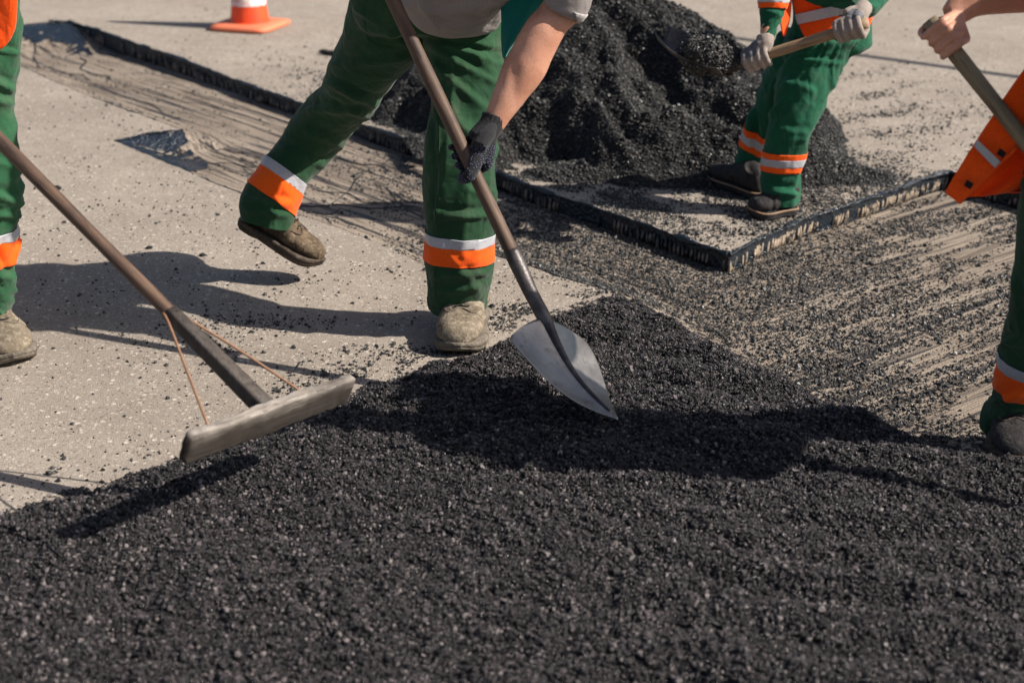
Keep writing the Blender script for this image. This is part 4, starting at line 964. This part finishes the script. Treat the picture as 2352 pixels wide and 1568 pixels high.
J = dict(k=.8, kl=.5, pelvis=at(985, -10, 3.90), chest=at(1150, -330, 3.62), neck=at(1220, -480, 3.42), head=at(1230, -610, 3.28), face=(0.1, -.8, -.6), shL=at(1330, -330, 3.60), shR=at(985, -400, 3.58), elL=at(1335, -110, 3.58), wrL=at(1300, -60, 3.56),
         elR=at(850, -260, 3.66), wrR=top_end-D1*.10+np.array((-.02, .03, .01)), hipL=at(1055, 40, 3.86), knL=at(1060, 330, 3.73), anL=at(1050, 660, 3.72), hipR=at(910, 50, 3.90), knR=at(750, 275, 4.17), anR=at(625, 470, 4.10))
make_body(p1, J, fine1)
link('shirt_sleeve', union([tube([J['shR'], np.array(J['shR'])*.45+np.array(J['elR'])*.55, np.array(J['shR'])*.1+np.array(J['elR'])*.9], [.075, .068, .07], 16, 3)], .008, 3, .5, slack(.004, .004, 8)), M_grey, p1)
gl = hand_parts(hm, -D1, (-.75, .5, .1), (-.35, .9, 0), .0175, wr, 1.06, 1.22)
g1 = union(gl, .0032, 2, .45, lambda P, N: .0006*noise(P*180, 2))
gcuff = union([tube([np.array(at(1136, 268, 3.45)), wr, wr*.5+hm*.5], [.0315, .031, .032], 20, 4, (0, 1, 0), 1.)], .003, 1, .4, lambda P, N: .0011*np.sin(np.arctan2((P-wr)[:, 1], (P-wr)[:, 0])*34))
gv = link('glove', mesh('glove', *join([([v.co[:] for v in m_.vertices], [tuple(q.vertices) for q in m_.polygons]) for m_ in (g1, gcuff)])), M_black, p1)
P = np.array([v.co[:] for v in g1.vertices]); N = np.array([v.normal[:] for v in g1.vertices])
gvw = P; dots = []; seen = []
uu, vv_ = proj(P); order = rng.permutation(len(P))
for i in order:
    if (N[i]@nz(np.array((0, 0, H))-P[i])) > .15 and vv_[i] > 335:
        key = (int(P[i][0]/.0062), int(P[i][2]/.0048))
        if key in seen: continue
        seen.append(key); dots.append(ball(P[i]+N[i]*.0004, .0014, 6, 4))
if dots: obj('rubber_dot', *join(dots), M_dots, gv)['kind'] = 'stuff'
wrR = np.array(J['wrR']); hR = top_end-D1*.10
link('glove', union(hand_parts(hR+D1*0, D1, (0.3, -.8, .1), (1, .3, 0), .018, wrR+np.array((-.06, .05, .03)), 1.05, 1.2), .004, 2, .45), M_black, p1)

# ---- far worker
p2 = thing('person', (.95, 4.85, 0), 'far worker in emerald suit, orange vest and pale gloves carrying a loaded shovel', 'person', 'road workers')
legn = sil([(1800, 90, 1985, 80, 4.83, .7), (1800, 135, 1948, 128, 4.83, .8), (1787, 190, 1915, 200, 4.81), (1772, 250, 1885, 258, 4.79), (1766, 306, 1864, 306, 4.78), (1757, 352, 1851, 350, 4.785), (1753, 395, 1840, 396, 4.79), (1751, 430, 1836, 430, 4.79), (1752, 456, 1832, 466, 4.79), (1756, 490, 1830, 490, 4.79)], .9, 28)
legf = sil([(1790, 80, 1930, 90, 4.93, .7), (1766, 140, 1880, 150, 4.96), (1748, 195, 1840, 215, 4.99), (1732, 240, 1812, 255, 5.0), (1720, 280, 1800, 296, 5.03), (1706, 325, 1786, 334, 5.06), (1688, 370, 1768, 380, 5.08), (1684, 405, 1758, 412, 5.09), (1690, 420, 1752, 424, 5.09)], .85, 28)
me = union([legn, legf], .0065, 3, .5, [crease([(1785, 285, 1850, 310, 8, .004), (1800, 190, 1870, 215, 9, .004), (1760, 420, 1830, 450, 7, .007), (1765, 445, 1820, 430, 6, .006), (1690, 390, 1755, 410, 7, .005), (1735, 210, 1720, 350, 6, .005), (1800, 330, 1850, 322, 6, .003), (1800, 140, 1930, 150, 6, .004)]), slack(.005, .004, 11)])
trim(me, at(1798, 463, 4.79), (.05, .05, -1), .10)
t_2 = link('trousers', me, M_green2, p2); M2 = me.copy(); M2.transform(Matrix.Translation(p2.location))
def tri(p, q, rad):
    link('orange_strip', band(M2, p, q, 0, .3, rad, .003), M_orange, t_2); link('reflective_strip', band(M2, p, q, .3, .70, rad, .0035), M_silver, t_2); link('orange_strip', band(M2, p, q, .70, 1, rad, .003), M_orange, t_2)
tri(at(1803, 346, 4.785), at(1799, 390, 4.785), .10); tri(at(1755, 298, 5.045), at(1737, 342, 5.065), .085)
make_boot(p2, tuple(gz(1822, 488))[:2]+(0,), tuple(gz(1722, 501))[:2]+(0,), (0, 0, 1), .98, M_shoe, M_shoe, .085, 1.05, M_welt, False, True)
hf = gz(1752, 461); tf = gz(1634, 414); make_boot(p2, (hf.x, hf.y, 0.004), (tf.x, tf.y, 0.004), (0, 0, 1), .95, M_shoe, M_shoe, .085, 1.0, M_welt, False, True)
jk = sil([(1780, -330, 1960, -330, 4.70, .7), (1775, -230, 2000, -230, 4.73, .65), (1795, -120, 2010, -120, 4.77, .65), (1812, -30, 2008, -40, 4.81, .65), (1816, 40, 2004, 30, 4.84, .62), (1806, 90, 2001, 84, 4.85, .6), (1800, 128, 1996, 104, 4.85, .58), (1815, 140, 1950, 132, 4.85, .5)], .6, 30)
aL = sil([(1775, -220, 1850, -200, 4.66), (1752, -100, 1822, -90, 4.66), (1748, 0, 1808, 0, 4.64), (1746, 45, 1796, 48, 4.62), (1740, 90, 1774, 94, 4.60)], .9, 24)
aR = sil([(1960, -260, 2040, -240, 4.75), (1985, -120, 2060, -110, 4.72), (1975, -40, 2045, -20, 4.66), (1958, 0, 2022, 20, 4.60), (1962, 12, 1996, 30, 4.55)], .9, 24)
me = union([jk, aL, aR], .0065, 3, .5, [crease([(1900, 110, 1990, 60, 7, .006), (1930, 120, 1960, 80, 6, .006), (1965, 110, 1975, 60, 6, .005), (1960, 10, 2015, 10, 5, .005), (1750, 30, 1800, 40, 6, .004)]), slack(.005, .005, 13)])
jko = link('jacket', me, M_green2, p2)
ysf = lambda u_, v_: 4.845-.60*.135*math.sqrt(max(.02, 1-((u_-1908)/118)**2))-.022
vp = panel([(1800, -250, 2012, -240), (1805, -120, 2012, -120), (1820, -40, 2012, -40), (1821, 0, 2010, 0), (1829, 40, 2004, 36), (1842, 74, 1998, 58), (1853, 90, 1985, 66), (1876, 101, 1945, 82)], lambda u_, v_, s, t: ysf(u_, v_), 24, M_vest, p2, 'safety_vest', .004, .003, 7)
panel([(1826, 34, 1925, 12), (1828, 44, 1927, 22), (1832, 57, 1925, 36)], lambda u_, v_, s, t: ysf(u_, v_)-.009, 18, M_silver, vp, 'reflective_strip', .002, .0)
panel([(1925, 12, 1998, -6), (1926, 22, 2000, 6), (1925, 36, 2001, 18)], lambda u_, v_, s, t: ysf(u_, v_)-.009, 14, M_silver, vp, 'reflective_strip', .002, .0)
panel([(1750, -120, 1826, -120), (1772, -40, 1820, -40), (1782, 0, 1818, 0), (1788, 30, 1816, 30), (1793, 56, 1812, 52), (1799, 84, 1803, 82)], lambda u_, v_, s, t: 4.70+.03*s, 10, M_vest, vp, 'front_flap', .004, .004, 9)
M2j = me.copy(); M2j.transform(Matrix.Translation(p2.location))
e0, e1 = at(1778, -30, 4.65), at(1775, 20, 4.635)
link('orange_strip', band(M2j, e0, e1, .0, .35, .075, .003), M_orange, jko); link('reflective_strip', band(M2j, e0, e1, .35, .75, .075, .0035), M_silver, jko); link('orange_strip', band(M2j, e0, e1, .75, 1.0, .075, .003), M_orange, jko)
hA = Hs+hd2*.075; wA = np.array(at(1757, 96, 4.59))
gA = union(hand_parts(hA, -hd2, (0, .15, -1), (.1, -1, 0), .0175, wA, .98, 1.15)+[tube([np.array(at(1757, 84, 4.60)), wA, wA*.6+hA*.4], [.030, .029, .03], 16, 3)], .004, 2, .45, lambda P, N: .0006*noise(P*150, 3)); o_ = link('glove', gA, M_wglove, p2)
hB = Hs+hd2*(np.dot(np.array(at(1950, 66, 4.51))-Hs, hd2)); wB = np.array(at(1974, 32, 4.53))
gB = union(hand_parts(hB, hd2, (-.35, .2, -.9), (-.5, -1, -.1), .0175, wB, 1.0, 1.18)+[tube([np.array(at(1984, 16, 4.56)), wB, wB*.6+hB*.4], [.030, .030, .032], 16, 3)], .004, 2, .45, lambda P, N: .0006*noise(P*150, 3)); o2 = link('glove', gB, M_wglove, p2)
# grey rubber coating on the palms/thumb backs
for gm, c_, rad_, o3 in ((gA, np.array(at(1722, 112, 4.58)), .034, o_), (gB, np.array(at(1962, 42, 4.50)), .030, o2)):
    mm = gm.copy(); mm.transform(Matrix.Translation(p2.location)); bmm = bmesh.new(); bmm.from_mesh(mm); bmesh.ops.delete(bmm, geom=[x_ for x_ in bmm.verts if (x_.co-Vector(c_)).length > rad_], context='VERTS')
    bmm.normal_update()
    for x_ in bmm.verts: x_.co += x_.normal*.0012
    r_ = bpy.data.meshes.new('c'); bmm.to_mesh(r_); bmm.free(); bpy.data.meshes.remove(mm)
    if len(r_.vertices): r_.polygons.foreach_set('use_smooth', [True]*len(r_.polygons)); link('rubber_coating', r_, M_gglove, o3)
J = dict(k=.72, kl=.6, ka=.72, pelvis=at(1890, 50, 4.90), chest=at(1860, -240, 4.74), neck=at(1850, -345, 4.70), head=at(1835, -430, 4.66), face=(-.8, -.5, -.3), shL=at(1800, -250, 4.66), shR=at(1985, -260, 4.76), elL=at(1785, -80, 4.68), wrL=wA, elR=at(2015, -90, 4.70), wrR=wB,
         hipL=at(1850, 100, 4.94), knL=at(1766, 262, 5.01), anL=at(1722, 400, 5.085), hipR=at(1890, 100, 4.85), knR=at(1825, 280, 4.79), anR=at(1798, 455, 4.79))
make_body(p2, J)

# ---- left worker (mostly outside the picture)
p3 = thing('person', (-1.5, 3.6, 0), 'left worker cut off by the picture edge, green trousers, orange vest and tan boot', 'person', 'road workers')
lg = sil([(-120, -60, 36, -60, 3.50), (-118, 20, 42, 20, 3.50), (-118, 60, 50, 60, 3.50), (-116, 110, 42, 110, 3.50), (-112, 200, 34, 200, 3.50), (-112, 280, 31, 280, 3.50), (-110, 350, 41, 352, 3.50), (-108, 420, 47, 420, 3.50), (-108, 465, 45, 468, 3.51), (-106, 515, 33, 514, 3.51), (-106, 590, 35, 590, 3.52), (-104, 640, 30, 640, 3.52), (-100, 708, 21, 710, 3.52), (-98, 740, 19, 740, 3.52)], .9, 30)
lg2 = sil([(-330, -60, -120, -60, 3.75), (-340, 60, -170, 60, 3.78), (-350, 250, -190, 250, 3.80), (-352, 400, -200, 400, 3.80), (-350, 540, -205, 540, 3.80), (-345, 640, -220, 640, 3.80)], .9, 24)
pl = sil([(-300, -200, 20, -200, 3.62, .6), (-315, -100, 35, -100, 3.62, .6), (-325, -20, 36, -20, 3.62, .6), (-300, 30, 0, 30, 3.64, .5)], .6, 28)
me = union([lg, lg2, pl], .0065, 3, .5, [crease([(-40, 120, 40, 118, 6, .006), (-40, 185, 34, 205, 9, .006), (-40, 240, 34, 235, 9, .005), (-30, 355, 44, 395, 8, .005), (-30, 430, 44, 470, 8, .006), (-30, 480, 36, 500, 7, .005), (-30, 560, 30, 680, 9, .005), (-30, 620, 30, 640, 8, .004)]), slack(.005, .003, 21)])
trim(me, at(-36, 712, 3.52), (0, 0, -1), .13)
t_3 = link('trousers', me, M_green3, p3); M3 = me.copy(); M3.transform(Matrix.Translation(p3.location))
reflective(p3, M3, at(-36, 511, 3.51), at(-36, 585, 3.52), .0, .29, 1.0, .15, parent=t_3)
reflective(p3, M3, at(-276, 470, 3.80), at(-276, 540, 3.80), .0, .29, 1.0, .14, parent=t_3)
for a_ in ((-1.377, 3.80), ):
    make_boot(p3, (-1.475, 3.69, 0), (-1.312, 3.462, .004), (0, 0, 1), 1.08, M_boot, M_sole, .10, 1.15)
make_boot(p3, (-1.80, 4.05, 0), (-1.66, 3.77, 0), (0, 0, 1), 1.1, M_boot, M_sole, .10, 1.1)
panel([(-330, -520, -40, -520), (-300, -300, 20, -300), (-300, -120, 38, -120), (-300, -20, 39, -20), (-300, 30, 37, 30), (-300, 66, 33, 66), (-300, 92, 21, 94), (-300, 112, 4, 112), (-300, 122, -20, 120)], lambda u_, v_, s, t: 3.395+.05*math.cos(s*3)+(.03 if v_ < -200 else 0), 22, M_vest, p3, 'safety_vest', .005, .008, 17)
J = dict(pelvis=at(-140, -30, 3.66), chest=at(-160, -400, 3.58), neck=at(-165, -560, 3.52), head=at(-160, -690, 3.46), face=(.7, -.6, -.4), shL=at(-20, -440, 3.55), shR=at(-310, -430, 3.66), hipL=at(-70, 0, 3.55), knL=at(-38, 300, 3.5), anL=at(-40, 660, 3.53), hipR=at(-220, 0, 3.74), knR=at(-270, 300, 3.8), anR=at(-282, 600, 3.81),
         elL=at(-60, -160, 3.50), wrL=bj+hd*1.28+np.array((.02, .04, .03)), elR=at(-360, -200, 3.55), wrR=bj+hd*1.68+np.array((0, .05, .02)))
hh3 = [hand_parts(bj+hd*1.28, -hd, (0, -.3, -1), (.3, -1, 0), .0165, np.array(J['wrL'])+np.array((0, .03, .03)), 1., 1.), hand_parts(bj+hd*1.66, -hd, (0, -.3, -1), (.3, -1, 0), .0165, np.array(J['wrR'])+np.array((0, .03, .03)), 1., 1.)]
make_body(p3, J, union(hh3[0]+hh3[1], .0045, 2, .45))
link('shirt', union([sil([(-330, -520, 0, -520, 3.56, .6), (-320, -350, 20, -350, 3.58, .6), (-310, -150, 25, -150, 3.62, .6), (-310, -20, 26, -20, 3.62, .6)], .6), tube([J['shL'], J['elL']], [.07, .062], 14, 1), tube([J['shR'], J['elR']], [.07, .062], 14, 1)], .009, 3, .5, slack(.005, .004, 22)), M_green3, p3)

# ---- right worker
MZ = float(mat_z(np.array([1.11]), np.array([2.9]))[0][0])
p4 = thing('person', (1.2, 2.85, 0), 'right worker in orange vest and dark green trousers, bare forearm, standing on the fresh asphalt', 'person', 'road workers')
lf = sil([(2400, 250, 2580, 250, 2.84, .8), (2362, 400, 2555, 400, 2.86), (2347, 520, 2525, 520, 2.88), (2339, 610, 2505, 612, 2.91), (2318, 706, 2480, 712, 2.94), (2301, 790, 2452, 798, 2.97), (2288, 860, 2418, 878, 3.0), (2277, 905, 2385, 928, 3.015), (2261, 942, 2360, 968, 3.03), (2256, 970, 2342, 1004, 3.035), (2252, 995, 2332, 1030, 3.04)], .9, 30)
lr = sil([(2520, 250, 2700, 250, 2.74, .8), (2560, 450, 2740, 450, 2.86), (2580, 700, 2730, 700, 2.98), (2580, 860, 2700, 860, 3.05), (2575, 985, 2680, 985, 3.08)], .9, 26)
pl = sil([(2440, 60, 2680, 60, 2.74, .62), (2430, 160, 2680, 160, 2.73, .62), (2410, 250, 2680, 250, 2.73, .6), (2400, 330, 2640, 330, 2.72, .5)], .6, 28)
me = union([lf, lr, pl], .006, 3, .5, [crease([(2300, 770, 2360, 790, 7, .005), (2290, 800, 2360, 770, 7, .004), (2275, 920, 2350, 900, 8, .006), (2268, 945, 2340, 960, 8, .006), (2330, 640, 2360, 780, 7, .004)]), slack(.005, .004, 31)])
trim(me, at(2299, 988, 3.035), at(2290, 1010, 3.04)-at(2330, 925, 3.015), .12)
t_4 = link('trousers', me, M_green, p4); M4 = me.copy(); M4.transform(Matrix.Translation(p4.location))
k0, k1 = at(2372, 818, 2.98), at(2348, 893, 3.005)
reflective(p4, M4, k0, k1, -.02, .30, .98, .16, parent=t_4)
reflective(p4, M4, at(2650, 760, 3.01), at(2645, 830, 3.04), 0, .3, 1., .14, parent=t_4)
hh_ = gz(2345, 1012, MZ); tt_ = gz(2258, 1024, MZ); 
make_boot(p4, (1.215, 3.125, MZ-.004), (1.140, 2.865, MZ-.004), (0, 0, 1), .98, M_shoe, M_soled, .060, 1.1)  # shade on this suede boot is put in by the dark shoe material
make_boot(p4, (1.53, 3.22, MZ-.03), (1.46, 2.94, MZ-.02), (0, 0, 1), 1., M_boot2, M_soled, .095, 1.1)
v4 = panel([(2440, 40, 2560, 110), (2351, 160, 2460, 235), (2302, 232, 2404, 286), (2283, 264, 2372, 310), (2244, 320, 2330, 346), (2212, 372, 2282, 396), (2195, 400, 2252, 424), (2182, 422, 2228, 448), (2171, 442, 2206, 470)], lambda u_, v_, s, t: 2.885-.02*s+.012*math.sin(t*5), 22, M_vest, p4, 'safety_vest', .003, .004, 19)
panel([(2244, 320, 2299, 372), (2241, 329, 2292, 379), (2238, 338, 2285, 386)], lambda u_, v_, s, t: 2.856, 10, M_silver, v4, 'reflective_strip', .002, 0)
for cu, cv in ((2300, 352), (2225, 424)):
    panel([(cu-3, cv-11, cu+11, cv-2), (cu-7, cv-5, cu+7, cv+5), (cu-11, cv+2, cu+3, cv+11)], lambda u_, v_, s, t: 2.852, 6, M_velcro, v4, 'velcro_patch', .003, 0)
panel([(2420, 200, 2620, 220), (2360, 290, 2600, 310), (2310, 340, 2560, 370), (2270, 384, 2540, 410), (2230, 424, 2480, 430), (2215, 444, 2420, 438), (2222, 452, 2352, 441)], lambda u_, v_, s, t: 2.915+.015*math.sin(s*12), 26, M_vest, v4, 'back_flap', .003, .006, 23)
panel([(2336, 334, 2342, 338), (2280, 388, 2284, 392), (2226, 444, 2229, 448)], lambda u_, v_, s, t: 2.866, 3, M_velcro if False else M_vest, v4, 'stitched_edge', .003, 0)
J = dict(kl=.55, pelvis=at(2530, 160, 2.72), chest=(1.34, 2.74, 1.12), neck=(1.30, 2.74, 1.30), head=(1.26, 2.74, 1.41), face=(-.85, .1, -.5), shL=(1.30, 2.65, 1.24), shR=(1.31, 2.86, 1.24), hipL=at(2600, 220, 2.72), knL=at(2655, 560, 2.92), anL=at(2630, 950, 3.07), hipR=at(2500, 220, 2.82), knR=at(2430, 580, 2.90), anR=at(2308, 960, 3.035),
         elL=(1.26, 2.66, .98), wrL=Hq+hd3*.55+np.array((.03, -.05, .04)))
wr4 = np.array(at(2192, 40, 3.0)); el4 = np.array(at(2420, 0, 3.05)); h4 = Hq+hd3*.052
hp4 = hand_parts(h4, -hd3, (-.6, -.15, -.35), (0, -1, .25), .0170, wr4, .90, 1.0)
fa4 = sil([(2168, 16, 2200, 60, 3.00, .75), (2190, -12, 2216, 52, 3.01, .8), (2225, -42, 2244, 38, 3.02), (2280, -60, 2285, 33, 3.03), (2352, -72, 2352, 29, 3.04), (2410, -80, 2415, 22, 3.04), (2460, -110, 2475, 10, 3.03)], .9, 26)
up4 = tube([el4+np.array((0.03, 0, .02)), np.array(J['shR'])*.5+el4*.5+np.array((.03, 0, -.02)), J['shR']], [.042, .050, .056], 20, 4)
fine4 = union(hp4+[fa4], .0034, 2, .45, lambda P, N: .0004*noise(P*120, 2)); up4m = union([up4, tube([el4-np.array((.06, 0, 0)), el4+np.array((.03, 0, .02))], [.04, .043], 16, 1)], .006, 3, .5)
hl4 = union(hand_parts(Hq+hd3*.55, hd3, (0, .1, -1), (-.5, 1, 0), .0175, np.array(J['wrL']), 1., 1.), .0045, 2, .45)
fm = mesh('f', *join([([v.co[:] for v in m_.vertices], [tuple(q.vertices) for q in m_.polygons]) for m_ in (fine4, up4m, hl4)]))
make_body(p4, J, fm)
link('shirt', union([tube([J['pelvis'], (1.37, 2.72, .98), J['chest'], (1.32, 2.74, 1.27)], [.130, .125, .135, .08], 22, 4, (0, 1, 0), 1.1), tube([J['shR'], np.array(J['shR'])*.5+el4*.5], [.075, .07], 14, 1), tube([J['shL'], np.array(J['elL'])*.6+np.array(J['shL'])*.4], [.075, .07], 14, 1)], .009, 3, .5, slack(.005, .004, 33)), M_grey, p4)
link('vest_back', union([tube([(1.42, 2.74, .76), (1.38, 2.74, .98), (1.35, 2.74, 1.12), (1.32, 2.74, 1.25)], [.142, .138, .148, .09], 22, 4, (0, 1, 0), 1.1)], .009, 3, .5, slack(.005, .004, 35)), M_vest, p4)
print('done')
